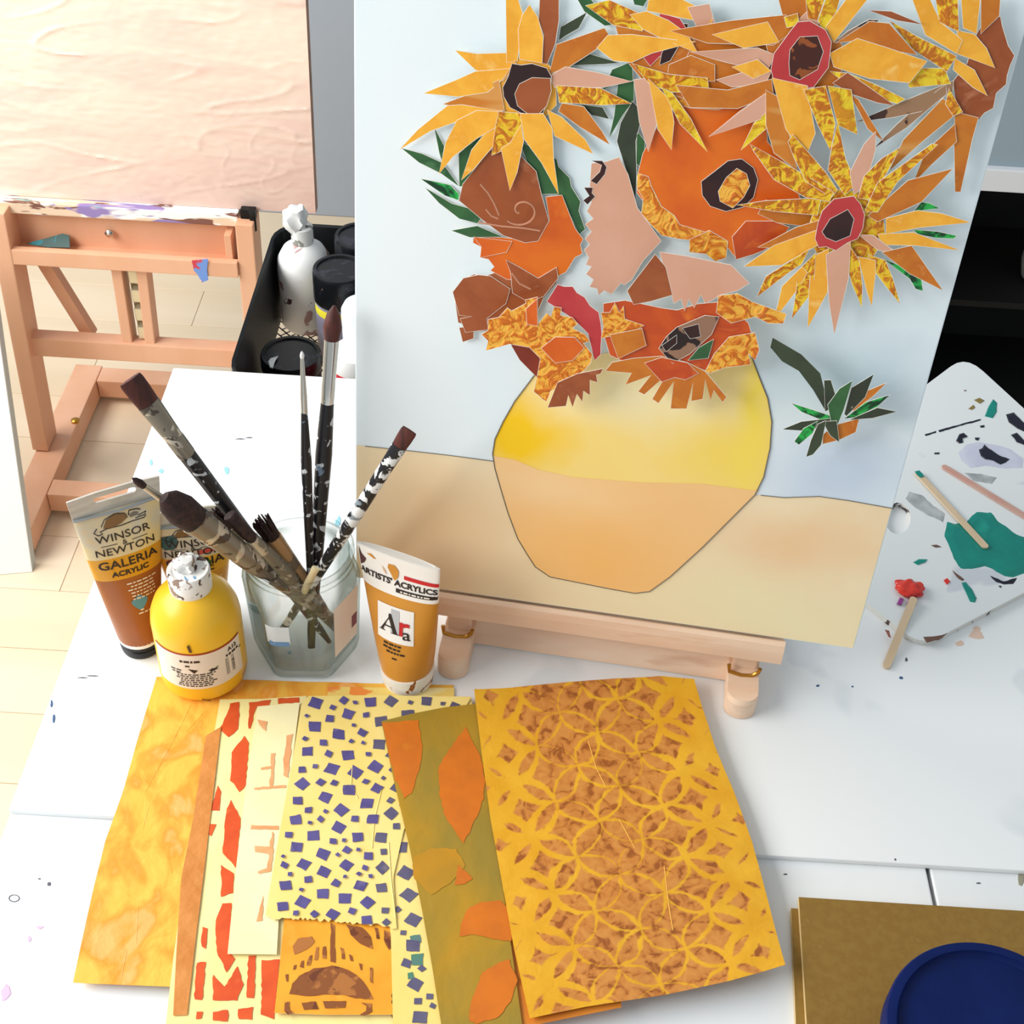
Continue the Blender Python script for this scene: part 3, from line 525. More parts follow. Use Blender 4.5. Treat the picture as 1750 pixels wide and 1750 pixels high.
PAPER = """
@C paper_flower F9 T 415,515 560,545 590,650 540,720 460,640 420,570
A leaf B 190,965 350,1000 400,1050 395,1085 320,1060
A leaf G 265,690 320,790 305,870 290,830
A leaf G 85,800 200,830 310,880 400,1010 300,940 180,880
A leaf G 400,1010 395,830 500,735 560,760 455,1000
A leaf G 215,1015 360,1100 540,1150 500,1210 400,1185 290,1100
A leaf G 750,770 930,860 940,900 1000,960 1010,1010 1060,1090 1050,1140 1085,1240 1050,1270 1010,1180 930,1050 830,1050 740,800
A leaf D 940,215 950,140 1095,60 1050,150 980,190
A leaf G 1030,-30 1100,-30 1230,130 1190,135 1080,60
A leaf G 1340,-20 1430,-20 1400,30 1350,20
A leaf D 1000,350 1090,280 1270,335 1180,345
A leaf G 1180,480 1230,370 1340,325 1345,430 1250,455
A leaf G 1215,740 1240,620 1260,450 1350,430 1350,540 1290,620
A leaf D 1215,640 1120,620 1060,560 1180,575
A leaf G 1360,880 1365,700 1410,760 1400,920 1380,900
A leaf D 1355,1100 1300,900 1255,760 1275,660 1340,540 1400,600 1360,760 1365,950
@A paper_flower F3 t 370,1580 415,1510 480,1480 540,1490 600,1470 650,1500 660,1400 760,1400 840,1380 940,1400 940,1470 930,1530 860,1610 820,1700 700,1760 560,1790 480,1790 480,1830 420,1850 400,1770 480,1765 395,1745
C petal t 150,315 200,250 270,235 330,240 420,300 400,370 310,440 320,490 210,505 185,440 240,430 180,425
@A paper_flower F2 O 870,1060 960,1050 1030,1230 1075,1290 1060,1320 1070,1370 1030,1390 1000,1440 980,1470 900,1510 660,1510 570,1460 590,1440 560,1400 515,1390 525,1360 515,1330 475,1310 480,1275 640,1280 800,1300 890,1190
A petal O 480,1275 690,1300 660,1360 515,1390 520,1330
A petal t 400,1080 420,990 460,940 560,810 620,780 740,840 820,920 850,1050 890,1190 830,1300 760,1310 640,1270 520,1180
A petal t 655,1400 730,1440 830,1500 930,1440 940,1500 860,1600 780,1630 690,1580 680,1470
A leaf G 360,1240 500,1215 640,1275 460,1280
@A paper_flower F1 g 600,380 720,300 860,300 930,400 930,560 850,650 700,650 610,590
A petal t 840,-40 945,-40 945,100 925,230 880,340 850,330 860,180 832,100
A petal g 655,-40 660,330 720,320 740,150 748,60 715,-40
A petal o 890,390 930,230 1190,140 1230,200 1100,290 990,360
A petal g 785,12 830,80 860,190 855,330 730,310 722,150 745,70
A petal g 380,262 500,280 660,275 720,340 640,430 490,370
A petal p 1340,430 1180,465 920,465 890,400 980,350 1150,380
A petal z 315,553 480,490 620,420 650,590 420,575
A petal g 210,495 390,420 490,375 680,360 640,420 560,490 400,515
A petal g 80,800 180,690 340,560 420,555 640,590 420,640 250,700
A petal o 1220,770 1060,680 940,590 960,545 1080,565 1180,700
A petal s 1340,550 1180,560 945,545 930,450 1170,465
A petal g 295,930 330,760 390,640 500,585 620,590 600,680 500,740 370,840
A petal g 415,965 470,800 600,640 640,700 590,780 480,910
A petal g 1130,820 920,725 880,580 960,620 1090,745
A petal s 580,830 610,590 740,600 760,700 650,800
A petal g 680,1020 630,790 680,760 740,660 755,750 720,920
A petal g 945,1040 850,870 755,740 735,600 860,600 910,680 918,850
A flower_core d 690,330 740,338 800,330 880,355 905,400 900,500 860,600 800,607 740,600 680,570 645,510 640,460 670,400
A flower_core t 730,440 800,405 900,410 905,480 880,560 830,612 770,600 720,560 705,495
@A paper_flower F_pink p 1120,870 1200,860 1270,836 1320,930 1370,1110 1500,1290 1400,1400 1340,1500 1300,1530 1280,1520 1230,1580 1190,1560 1160,1585 1150,1550 1110,1540 1130,1500 1090,1470 1120,1430 1090,1420 1105,1380 1080,1340 1110,1310 1085,1280 1120,1240 1085,1200 1130,1170 1095,1130 1120,1080 1110,1010
A paper_scrap d 1120,855 1180,855 1205,890 1195,930 1150,985 1115,965 1165,915 1175,880
A paper_scrap d 1080,1000 1130,1000 1125,1030 1142,1050 1100,1095 1075,1070 1108,1045
@B paper_flower F4 O 30,470 250,500 440,470 450,700 560,830 640,1060 540,1110 500,1180 420,1200 400,1250 290,1290 250,1240 100,1200 -20,1170 -120,1080 -210,960 -210,880 -180,760 -40,500
B petal R 270,1180 340,1100 480,1100 560,1130 520,1200 430,1250 380,1270 290,1295
A petal r 1370,920 1430,940 1450,1000 1500,1100 1570,1150 1600,1200 1740,1240 1700,1290 1600,1280 1500,1260 1440,1200 1390,1140 1400,1060 1365,1000
A petal r 1650,1280 1760,1230 1860,1290 1850,1380 1790,1400 1740,1360 1650,1350
B petal o 440,990 620,1020 700,1080 690,1130 500,1110 400,1060
B petal r -130,420 0,370 150,420 200,480 320,500 200,540 60,530 -60,500
B flower_core d 115,900 180,850 250,795 320,785 380,830 402,890 380,980 330,1030 240,1052 160,1025 120,970
B flower_core r 200,950 240,880 295,832 345,860 362,920 330,980 275,1035 210,1000
@B paper_flower F5a o -80,140 200,110 480,60 520,250 500,450 320,500 100,510 -80,440
@A paper_flower F8 o 1250,120 1400,60 1560,100 1680,200 1620,330 1540,430 1400,420 1300,300
A petal o 1540,330 1660,280 1790,330 1790,420 1640,420 1530,400
A petal p 1640,20 1760,0 1800,140 1700,150
A petal s 1090,10 1220,-20 1400,60 1400,150 1240,120
A petal c 1490,50 1600,80 1645,150 1570,240 1490,290 1440,340 1400,290 1480,200
A flower_core d 1590,105 1645,110 1640,160 1590,240 1550,310 1490,335 1500,270
A petal g 1420,40 1430,-20 1600,-30 1780,60 1770,110 1560,70
A petal g 1330,60 1420,40 1540,90 1640,160 1700,270 1500,190 1400,140
A petal g 1150,240 1210,170 1340,165 1620,200 1690,205 1450,270 1340,320 1240,310
A petal s 1340,320 1540,380 1750,400 1760,480 1560,480 1440,440
A petal p 1350,410 1430,400 1470,480 1480,640 1430,800 1380,640
A petal g 1430,400 1550,520 1570,640 1555,790 1480,680
A petal y 1500,450 1560,480 1660,620 1750,800 1600,650
@B paper_flower F7 t 1540,80 1620,62 1630,110 1645,160 1660,210 1692,260 1670,310 1655,360 1650,405 1600,450 1585,525 1540,550 1510,585 1400,540 1380,390 1450,300 1500,150
B petal o 1390,945 1385,680 1390,540 1510,570 1480,680 1420,945
B petal o 1520,-40 1620,-40 1615,60 1520,150
B petal g 1420,-40 1520,-40 1500,150 1430,120
B petal s 1290,-40 1405,-40 1410,140 1310,90
B petal g 1170,-40 1260,-40 1320,90 1430,180 1400,250 1240,155
B petal g 1400,130 1490,150 1550,220 1592,320 1400,250
B petal s 1060,80 1200,160 1400,260 1350,340 1180,230
B petal g 1390,270 1490,330 1556,462 1480,420 1380,330
B petal y 1130,320 1340,320 1370,400 1160,420
B petal x 985,720 1100,600 1250,470 1345,400 1350,450 1150,620
B petal x 895,590 1120,490 1385,382 1380,440 1220,540 1080,570
B petal z 1060,835 1130,680 1330,470 1410,540 1240,680
B petal o 1180,900 1240,740 1390,600 1400,690 1280,800
B petal s 1360,420 1430,540 1380,560 1340,500
@B paper_flower F5 o 440,200 600,40 760,110 850,240 800,400 660,480 500,420
B petal o -40,130 260,80 540,50 600,120 480,205 150,195
B petal g 170,150 450,85 510,190 330,220
B petal o 500,-40 640,-40 660,70 560,115 525,60
B petal y 530,60 600,40 610,100 545,115
B petal p 600,80 660,20 710,70 700,110
B petal p 60,235 400,215 490,250 450,330 280,300 200,280
B petal s 640,-30 740,-40 700,80 650,70
B petal y 700,80 740,-30 815,-40 775,110 730,130
B petal g 740,110 850,-40 960,-40 860,90 780,190
B petal t 955,25 1070,30 1225,95 1100,80
B petal b 780,190 850,130 960,70 1010,75 930,140
B petal o 790,190 960,80 1060,90 1200,250 1080,230 900,180
B petal g 760,240 900,165 1060,215 1250,280 1160,390 960,370 780,310
B petal p 190,375 330,335 470,330 440,400 270,412
B petal o -10,400 250,425 470,370 480,450 300,520 60,515
B petal g 270,310 400,270 470,330 380,370
B petal y 760,330 860,340 1000,400 1140,470 1100,495 900,440
B petal t 775,390 850,335 960,410 1085,502 1000,490 880,450
B petal o 850,430 905,470 1030,680 950,620 900,520
B petal p 155,658 310,530 440,440 450,560
B petal y 315,728 380,590 450,530 455,610
B petal z 440,420 510,460 540,560 600,830 560,800 480,740 440,600
B petal y 750,400 870,420 900,645 800,600
B petal s 630,420 740,400 790,590 765,730 700,600
B petal g 470,360 650,400 670,530 690,640 640,760 540,620
B flower_core c 465,320 480,240 560,130 600,80 660,75 740,120 770,180 755,310 680,410 560,422 480,380
B flower_core S 555,290 560,220 610,155 700,150 730,230 700,320 610,372 560,350
@B paper_flower F6 s 690,1000 790,920 900,930 1030,1040 1040,1160 980,1260 860,1290 700,1250 640,1150
B leaf B 1180,1030 1220,982 1260,988 1312,1015 1260,1022
B leaf B 1180,1122 1300,1130 1398,1152 1380,1168 1290,1165 1200,1145
B leaf B 1028,1265 1110,1300 1220,1370 1228,1430 1190,1420 1160,1370
B petal o 400,1210 590,1110 720,1070 700,1140 480,1215
B petal g 330,1306 480,1200 700,1120 700,1200 520,1300
B petal s 700,1050 480,1030 295,998 440,975 720,960
B petal s 760,980 640,960 480,870 380,730 360,690 560,800 780,930
B petal s 770,960 640,880 580,760 550,680 575,640 740,830 800,920
B petal s 835,950 750,820 770,700 800,575 840,760 895,890
B petal p 860,830 930,690 990,625 990,720 940,900 880,945
B petal s 900,960 930,850 1020,760 1112,705 1050,830 960,970
B petal s 930,1030 1000,880 1270,685 1300,690 1100,880 1000,1030
B petal o 950,1050 1150,870 1375,812 1220,980 1000,1080
B petal g 1040,1060 1200,1020 1320,1035 1465,1080 1200,1110 1040,1140
B petal g 1000,1140 1180,1130 1410,1220 1180,1198 1020,1195
B petal o 1020,1230 1170,1195 1250,1310 1325,1418 1160,1340
B petal p 900,1140 980,1145 1080,1220 1105,1245 1000,1220
B petal s 950,1240 1040,1270 1080,1370 1112,1490 1030,1390 985,1330
B petal g 900,1250 990,1270 990,1340 970,1500 945,1430
B petal s 850,1180 910,1270 925,1400 920,1505 870,1390 845,1300
B petal s 395,1452 440,1350 660,1210 620,1290 560,1330
B petal g 520,1400 620,1300 650,1330 590,1430 470,1582 500,1490
B petal s 600,1320 690,1230 680,1420 570,1562 590,1430
B petal g 670,1250 755,1210 750,1430 650,1608 655,1420
B petal p 740,1240 865,1170 855,1360 783,1640 755,1480
B flower_core c 685,1160 700,1080 722,1020 780,960 880,945 915,985 935,1040 925,1110 900,1160 850,1180 790,1220 740,1200 705,1205
B flower_core d 720,1125 760,1060 850,1012 882,1060 862,1145 790,1175 740,1155
@C paper_flower F10b R 860,330 960,315 1130,350 1200,360 1300,330 1420,320 1530,420 1560,520 1480,600 1330,640 1250,610 1130,600 1000,620 890,570 860,470
C petal c 600,320 650,240 680,250 720,250 740,280 775,300 800,340 840,370 850,420 855,470 850,530 850,565 820,592 790,470 720,400
C petal t 970,270 1100,100 1150,160 1180,290 1080,320 1000,335
C petal p 1120,90 1250,110 1450,150 1535,235 1480,270 1400,290 1370,310 1330,330 1310,290 1280,350 1255,310 1235,365 1220,310 1185,330 1150,200
C petal r 850,370 890,370 915,325 935,370 955,340 960,400 1050,430 1000,460 900,480 850,490 860,440
C petal r 1390,290 1480,280 1550,320 1705,375 1690,420 1620,420 1560,390 1450,420 1380,370
C petal r 1440,480 1560,460 1580,540 1560,590 1530,560 1540,610 1420,625 1350,650 1330,640 1370,560
C petal o 870,640 900,600 1000,580 1130,570 1250,600 1330,640 1430,760 1410,785 1370,730 1355,775 1330,680 1320,770 1265,780 1275,690 1245,815 1170,815 1185,690 1115,790 1085,770 1150,660 1050,750 1020,735 1080,660 960,705 990,650
C petal R 1050,600 1130,575 1250,600 1300,650 1240,680 1190,670 1130,690
C petal o 890,470 1040,440 1060,520 930,580
C leaf G 1250,590 1300,530 1370,490 1345,580
C flower_core b 1115,535 1150,480 1200,435 1330,380 1395,388 1360,470 1260,560 1180,605
C flower_core d 1225,440 1300,420 1310,480 1260,490
C flower_core d 1130,520 1200,470 1200,510 1150,550
@C paper_flower F9b r 300,470 330,450 330,400 380,390 420,345 440,360 505,325 500,310 560,295 562,420 600,370 620,385 635,340 670,345 665,380 720,390 745,420 720,440 780,470 800,500 770,510 812,560 805,600 770,640 700,680 690,710 620,730 600,780 580,770 560,750 540,735 560,640 570,580 520,530 430,515 320,545 330,500
C petal O 575,530 640,480 730,480 775,530 720,590 640,600
C petal t 605,805 650,690 740,650 862,625 850,650 830,655 835,690 800,680 800,750 770,730 765,780 740,745 720,805 700,750 690,800
C petal O 505,350 558,300 560,430 510,420
@D paper_flower F11 o 510,440 510,400 560,360 665,330 650,390 575,425
D stem D 290,30 300,-10 420,60 500,140 530,260 520,295 470,210 410,130 340,90
D leaf D 520,300 515,165 545,165 565,230 545,290
D petal o 630,285 680,220 778,178 730,230 640,300
D leaf D 600,310 630,200 725,140 690,240 610,320
D leaf B 380,265 460,290 570,325 540,350 420,302
D leaf D 340,375 420,342 560,325 500,370 420,382
D leaf B 600,330 690,260 793,228 740,280 645,325
D leaf D 620,332 740,282 822,298 720,328
D leaf B 390,425 430,370 490,338 470,390 410,440
D leaf D 440,490 460,420 490,350 525,335 505,440 470,480
D leaf D 510,340 570,335 580,425 540,400
D leaf G 545,345 530,270 580,200 635,165 600,290 575,350
"""
zlev = .0008; parent = None; fnm = dict(A=FA, B=FB, C=FC, D=FD)
for line in PAPER.strip().split('\n'):
    q = line.split(' '); first = q[0][0] == '@'; fn = fnm[q[0][-1]]
    nm = q[1]; k = q[3] if first else q[2]; pts = [tuple(map(float, s.split(','))) for s in (q[4:] if first else q[3:])]
    uv = [Cp(*fn(*p)) for p in pts]; zlev += .0001
    # refine edges a little and let the outer ends lift off the canvas
    cx = sum(p[0] for p in uv)/len(uv); cy = sum(p[1] for p in uv)/len(uv)
    R3 = max(math.hypot(a-cx, b-cy) for a, b in uv); lift = random.uniform(.0, .0013) if nm in ('petal', 'leaf') else 0
    P3 = [Cl(a, b, zlev+lift*(math.hypot(a-cx, b-cy)/R3)**2*random.uniform(.3, 1)) for a, b in uv]
    o = obj(nm if not first else 'paper_flower', slab(P3, nv, .0003, rim=.00025 if nm != 'stem' else 0), [PM[k], white_edge], cv if first else parent)
    if first: parent = o
swirl_print = mat('pale swirl print', (196, 138, 108), rough=.45)
f2 = [o for o in C.objects if o.name.startswith('paper_flower')][2]
spiral = [(750+(20+13*a)*math.cos(a*1.05+2.2), 1105+(18+11*a)*math.sin(a*1.05+2.2)) for a in np.linspace(0, 6.2, 30)]
for P in (spiral, [(530, 965), (570, 1010), (605, 1070), (630, 1130)], [(560, 1100), (590, 1135), (625, 1150)], [(520, 1170), (640, 1190), (760, 1200), (850, 1215)], [(700, 1445), (740, 1500), (800, 1530)]):
    obj('printed_swirl', tubeline([Cw(*FA(x, y), zlev*.62+.0006) for x, y in P], .0006, 5), swirl_print, f2)

# ------------------------------------------------------------ paint tubes
def tube_geo(base, top, wdir, r, W, capH, vs, tcap=.0022, ease=1.0):
    """squeezed-flat tube standing on its cap: returns surface(x, v) for prints and a ring builder"""
    base = Vector(base); ax = (Vector(top)-base); H = ax.length; ax.normalize(); X = Vector(wdir); X = (X-ax*X.dot(ax)).normalized(); Y = ax.cross(X)  # Y points away from the viewer
    if Y.dot(CAM-base) > 0: Y = -Y
    def dims(v):
        s = max(0, min(1, v)); q = s**ease
        return r+(W/2-r)*(q*.75+.25*math.sin(q*math.pi/2)), max(tcap, r*(1-s**1.35))
    def ring(v, n=40, k=1.0):
        hw, t = dims(v); c = base+ax*(capH+v*(H-capH))
        return [c+X*hw*k*math.cos(2*math.pi*i/n)+Y*t*k*math.sin(2*math.pi*i/n) for i in range(n)]
    def S(x, v, e=.0004):
        hw, t = dims(v); x = max(-hw*.999, min(hw*.999, x)); c = base+ax*(capH+v*(H-capH))
        return c+X*x-Y*(t*math.sqrt(max(0, 1-(x/hw)**2))+e)
    return ring, S, dims, base, ax, X, Y, H, H-capH
ink = mat('print ink', (40, 30, 30), rough=.5); ink_white = mat('white print', (236, 226, 214), rough=.5); ink_red = mat('red print', (196, 30, 40), rough=.45)
def lines(S, rows, v0, dv, hv, m_bars, x0, x1, bm=None, slant=0):
    """rows of small illegible print as little dashes"""
    nb = bm or bmesh.new()
    for k in range(rows):
        x = x0+random.uniform(0, .004)
        xe = x1-random.uniform(0, .006)
        while x < xe:
            l = random.uniform(.0012, .0042); v = v0-k*dv
            f = nb.faces.new([nb.verts.new(p) for p in (S(x, v), S(x+l, v+slant*l), S(x+l, v+hv+slant*l), S(x, v+hv))])
            x += l+.0009
    return nb
def wn_tube(base, top, wdir, r, W, capH, body, amber, clear, name, label, dirty):
    ring, S, dims, B, ax, X, Y, H, L = tube_geo(base, top, wdir, r, W, capH, None)
    t = thing('paint_tube', label, 'tube', base, group='paint tubes standing on their caps')
    bm = loft([ring(v) for v in (0, .06, .14, .22, .3, .38, .44, .47)]); obj('body', bm, body, t, True)
    obj('amber_band', loft([ring(v, k=1.004) for v in (.47, .52, .56, .61)]), amber, t, True, label='amber band across the tube')
    obj('clear_body', loft([ring(v) for v in (.61, .66, .72, .78, .84, .88)]), clear, t, True, label='clear upper part with yellow paint showing')
    # flat crimp with hang hole
    hw, tt = dims(1); c0 = B+ax*(capH+.88*L); c1 = B+ax*H
    nb = bmesh.new(); hwb = dims(.88)[0]
    outer = [c0-X*hwb, c0+X*hwb, c1+X*W/2, c1+X*W*.2+ax*.0015, c1-X*W*.2+ax*.0015, c1-X*W/2]
    cc = (c0*.3+c1*.7); a_, b_ = W*.2, L*.016
    inner = [cc+X*(a_*sx+b_*math.cos(q))+ax*(b_*math.sin(q)) for sx, qs in ((1, (-1.57, -.8, 0, .8, 1.57)), (-1, (1.57, 2.3, 3.14, 3.9, 4.71))) for q in qs]
    ed = []
    for lp in (outer, inner):
        vv = [nb.verts.new(p-Y*.0008) for p in lp]; ed += [nb.edges.new((vv[i], vv[(i+1) % len(vv)])) for i in range(len(vv))]
    g = bmesh.ops.triangle_fill(nb, edges=ed, use_beauty=True, use_dissolve=False); fs = [f for f in nb.faces]
    for f in list(nb.faces):
        if all((v.co-cc).dot(X)**2 <= (a_+b_)**2*1.01 and abs((v.co-cc).dot(ax)) <= b_*1.02 for v in f.verts): nb.faces.remove(f)
    r_ = bmesh.ops.extrude_face_region(nb, geom=list(nb.faces)); bmesh.ops.translate(nb, verts=[g_ for g_ in r_['geom'] if isinstance(g_, bmesh.types.BMVert)], vec=Y*.0016); bmesh.ops.recalc_face_normals(nb, faces=nb.faces)
    obj('crimped_end', nb, mat('clear crimp', (190, 184, 172), (206, 200, 190), scale=60, stretch=(1, 1, 5), rough=.2, bump=.3), t)
    obj('crimp_fold', tubeline([c0-X*hwb-Y*.0015, c0-Y*.004, c0+X*hwb-Y*.0015], .0011, 6), mat('clear fold', (150, 156, 160), rough=.2), t, True)
    obj('cap_ring', lathe([(r*.98, capH-.0035), (r*1.0, capH+.0006)], B, 32, axis=ax), white_pl, t, True)
    obj('cap', lathe([(r*.88, .0003), (r*.92, .002), (r*.96, capH*.45), (r*.9, capH*.5), (r*.96, capH*.55), (r*.97, capH-.0034)], B, 32, axis=ax), black_pl, t, True)
    asp = 1/L
    def tx_(body_, size, x, v, sx=1.0, bold=.0002, skew=0, arch=0):
        return text_bm(body_, size, lambda a, b: S(x+a, v+(b+skew*a-arch*a*a)*asp), sx=sx, bold=bold)
    s = W/.062; EV_ = lambda v: .788+(v-.78)*1.75
    nb = text_bm('WINSOR', .0084*s, lambda a, b: S(a, .732+b*asp), sx=1.12, bold=.00005)
    text_bm('NEWTON', .0082*s, lambda a, b: S(a, .65+b*asp), sx=1.12, bold=.00005, bm=nb)
    text_bm('&', .0055*s, lambda a, b: S(a, .69+b*asp), bm=nb)
    text_bm('GALERIA', .0094*s, lambda a, b: S(a, .567+b*asp), sx=1.12, bold=.00015, bm=nb)
    text_bm('ACRYLIC', .0058*s, lambda a, b: S(a, .507+b*asp), sx=1.1, bold=.0002, bm=nb)
    flatpoly([[(-.016*s, .688), (-.005*s, .688), (-.005*s, .6915), (-.016*s, .6915)], [(.005*s, .688), (.016*s, .688), (.016*s, .6915), (.005*s, .6915)]], S, nb)
    obj('brand_lettering', nb, ink, t)
    # winged lion emblem: body, wing, head, paws and curling tail
    em = [[(-.012, .785), (-.009, .81), (-.003, .822), (.003, .818), (.005, .80), (.000, .787), (-.006, .782)]]
    obj('emblem_wing', flatpoly([[(x*s, EV_(v)) for x, v in P] for P in em], S), mat('bronze print', (128, 92, 54), rough=.4), t)
    hd = [[(.006, .806), (.010, .812), (.013, .806), (.012, .798), (.007, .797)]]
    obj('emblem_head', flatpoly([[(x*s, EV_(v)) for x, v in P] for P in hd], S), mat('grey print', (120, 112, 100), rough=.4), t)
    nb = bmesh.new()
    for P, rr in (([(-.016, .79), (-.0185, .776), (-.016, .765), (-.013, .768), (-.0145, .776), (-.010, .782), (0, .780), (.008, .783), (.016, .781), (.0175, .788)], .00035), ([(.005, .80), (.004, .815), (-.002, .824), (-.010, .813), (-.013, .792)], .0003), ([(.006, .807), (.007, .82), (.012, .818), (.0145, .812)], .0004), ([(.012, .795), (.018, .80), (.0165, .79), (.010, .789)], .0003)):
        tubeline([S(x*s, EV_(v), .0002) for x, v in P], rr*s, 5, bm=nb)
    obj('emblem_outline', nb, ink, t)
    obj('small_print', lines(S, 6, .43, .021, .008, None, -.005*s, .017*s), ink_white if body is not amber else ink, t)
    bl = [(.0015+.0055*math.cos(q)*(1+.15*math.sin(3*q)), .30+.042*math.sin(q)*(1+.15*math.cos(4*q))) for q in [i*2*math.pi/14 for i in range(14)]]
    obj('blue_print', flatpoly([[(x*s, v) for x, v in bl]], S), mat('blue print', (84, 150, 178), rough=.4), t)
    obj('small_print', lines(S, 2, .245, .02, .009, None, -.003*s, .009*s), ink_white, t)
    for m_, P in dirty: obj('paint_smear', flatpoly([P], S), m_, t)
    return t
amber1 = mat('amber paint', (222, 160, 40), (212, 148, 34), scale=20, rough=.3); brown1 = mat('brown tube paint', (160, 92, 42), (150, 84, 36), scale=20, rough=.35)
clear1 = mat('clear tube plastic', (232, 206, 140), (206, 196, 174), (230, 190, 100), scale=26, stretch=(1.4, 1, .6), rough=.22, dist=.6)
b1 = T(243, 1103); zt1 = V(191, 842, b1.y)
wn_tube(b1, (zt1.x, b1.y+.004, zt1.z), (math.cos(.56), math.sin(.56), 0), .0165, .0655, .016, brown1, amber1, clear1, 'a', 'brown paint tube with clear top, leftmost, behind the yellow bottle', [])
b2 = T(352, 1068); zt2 = V(318, 876, b2.y)
smear_t = mat('teal smear', (52, 92, 92), rough=.5); smear_g = mat('green smear', (40, 104, 50), rough=.5); smear_r = mat('red smear', (206, 80, 70), rough=.5); smear_d = mat('umber smear', (74, 48, 40), rough=.6)
wn_tube(b2, (zt2.x, b2.y+.003, zt2.z), (math.cos(.28), math.sin(.28), 0), .0165, .0645, .016, mat('ochre tube paint', (228, 170, 74), (220, 160, 66), scale=20, rough=.35), mat('amber paint light', (234, 178, 56), rough=.3), mat('clear tube plastic b', (226, 206, 168), (204, 198, 184), scale=26, rough=.22), 'b', 'ochre paint tube smeared with green and teal, between yellow bottle and brushes', [
    (smear_t, [(-.024, .80), (-.012, .815), (-.010, .77), (-.013, .70), (-.020, .69), (-.024, .74)]), (smear_g, [(-.001, .60), (.006, .61), (.012, .565), (.010, .50), (.004, .475), (.000, .54)]), (smear_r, [(-.020, .60), (-.010, .63), (-.012, .58), (-.022, .575)]), (smear_r, [(.002, .665), (.014, .675), (.016, .64), (.004, .635)]),
    (smear_d, [(.014, .985), (.02, .965), (.026, .985), (.027, .94), (.022, .915), (.016, .93)])])
# gold ochre tube on the right
b3 = T(698, 1160); zt3 = V(680, 949, b3.y)
ring, S, dims, B, ax, X, Y, H, L = tube_geo(b3, zt3, (math.cos(-.40), math.sin(-.40), 0), .0195, .0665, .018, None, .0035, .8)
t = thing('paint_tube', 'golden ochre paint tube with white band and square logo, beside the canvas', 'tube', b3, group='paint tubes standing on their caps')
gold_t = mat('golden ochre tube', (206, 142, 54), (198, 132, 46), scale=16, rough=.38)
obj('body', loft([ring(v) for v in (0, .05, .12, .2, .3, .4, .5, .6, .70)]), gold_t, t, True)
obj('white_band', loft([ring(v) for v in (.70, .78, .86, .93, .97, 1.0)]), mat('white tube end', (238, 234, 228), rough=.4), t, True)
obj('crimp_edge', loft([[c+ax*.0002 for c in ring(1.0)], [c+ax*.0006 for c in ring(1.0, k=.9)], [c-ax*.0008 for c in ring(1.0, k=.7)]]), mat('grey crimp', (206, 200, 192), rough=.5), t)
obj('cap', lathe([(.0165, .0003), (.019, .002), (.0205, .014), (.0205, .0185)], B, 40, axis=ax), splat('cap with paint', (240, 236, 228), ((150, 84, 40), 70, .6), ((206, 160, 100), 55, .64), rough=.4), t, True)
la = 1/L
nb = text_bm("ARTISTS' ACRYLICS", .0068, lambda a, b: S(a, .80+(b)*la), sx=1.06, bold=.00025)
obj('band_lettering', nb, ink, t)
obj('red_stripe', flatpoly([[(x, .845) for x in np.linspace(.006, .0325, 10)]+[(x, .875) for x in np.linspace(.0325, .006, 10)]], S), ink_red, t)
obj('black_stripe', flatpoly([[(x, .735) for x in np.linspace(.0, .0305, 10)]+[(x, .765) for x in np.linspace(.0315, .0, 10)]], S), ink, t)
obj('small_print', lines(lambda x, v: S(x, v, .0007), 1, .744, .02, .011, None, .003, .027), ink_white, t)
sq = [(-.0145, .345), (.0145, .345), (.0155, .615), (-.0155, .615)]
def gridpoly(x0, x1, v0, v1, n, e):
    nb = bmesh.new(); g = [[nb.verts.new(S(x0+(x1-x0)*i/n, v, e)) for v in (v0, v1)] for i in range(n+1)]
    for i in range(n): nb.faces.new((g[i][0], g[i+1][0], g[i+1][1], g[i][1]))
    return nb
obj('logo_square', gridpoly(-.0148, .0148, .34, .62, 10, .0005), mat('logo white', (238, 236, 232), rough=.45), t)
obj('logo_grey', gridpoly(-.003, .0038, .41, .60, 4, .0007), mat('logo grey', (186, 188, 192), rough=.5), t)
SL = lambda x, v: S(x, v, .0009)
# serif capital A, red r, small a
nb = flatpoly([[(-.0128, .41), (-.0078, .41), (-.0078, .416), (-.0095, .418), (-.0045, .535), (-.0032, .535), (-.0118, .416), (-.0128, .416)],
     [(-.0047, .56), (-.0028, .56), (.0026, .418), (.004, .416), (.004, .41), (-.0024, .41), (-.0024, .416), (-.0010, .418), (-.0050, .535)], [(-.0088, .452), (-.0015, .452), (-.0018, .462), (-.0084, .462)]], SL)
text_bm('a', .0150, lambda a, b: SL(.0096+a, .425+b*la), sx=1.0, bold=.0001, bm=nb)
obj('logo_letters', nb, ink, t)
obj('logo_red_r', flatpoly([[(.0042, .41), (.0068, .41), (.0068, .48), (.0092, .49), (.0118, .49), (.0118, .515), (.0094, .52), (.0070, .512), (.0070, .52), (.0042, .52)]], SL), ink_red, t)
obj('small_print', lines(S, 3, .305, .032, .016, None, -.010, .010), ink, t)
obj('small_print', lines(S, 1, .195, .03, .013, None, -.004, .003), ink, t)
for P, m_ in (([(-.031, .985), (-.029, .93), (-.025, .90), (-.027, .86), (-.0305, .83)], mat('plum smear', (84, 50, 54), rough=.5)), ([(-.024, .955), (-.020, .965), (-.0165, .935), (-.018, .93)], gold_t), ([(-.006, .935), (-.001, .94), (.002, .90), (.001, .84), (-.0015, .815), (-.005, .86), (-.007, .90)], gold_t), ([(-.012, .90), (-.009, .87), (-.008, .84), (-.010, .85)], mat('pale tan smear', (214, 180, 150), rough=.5))):
    obj('paint_smear', flatpoly([P], S), m_, t)

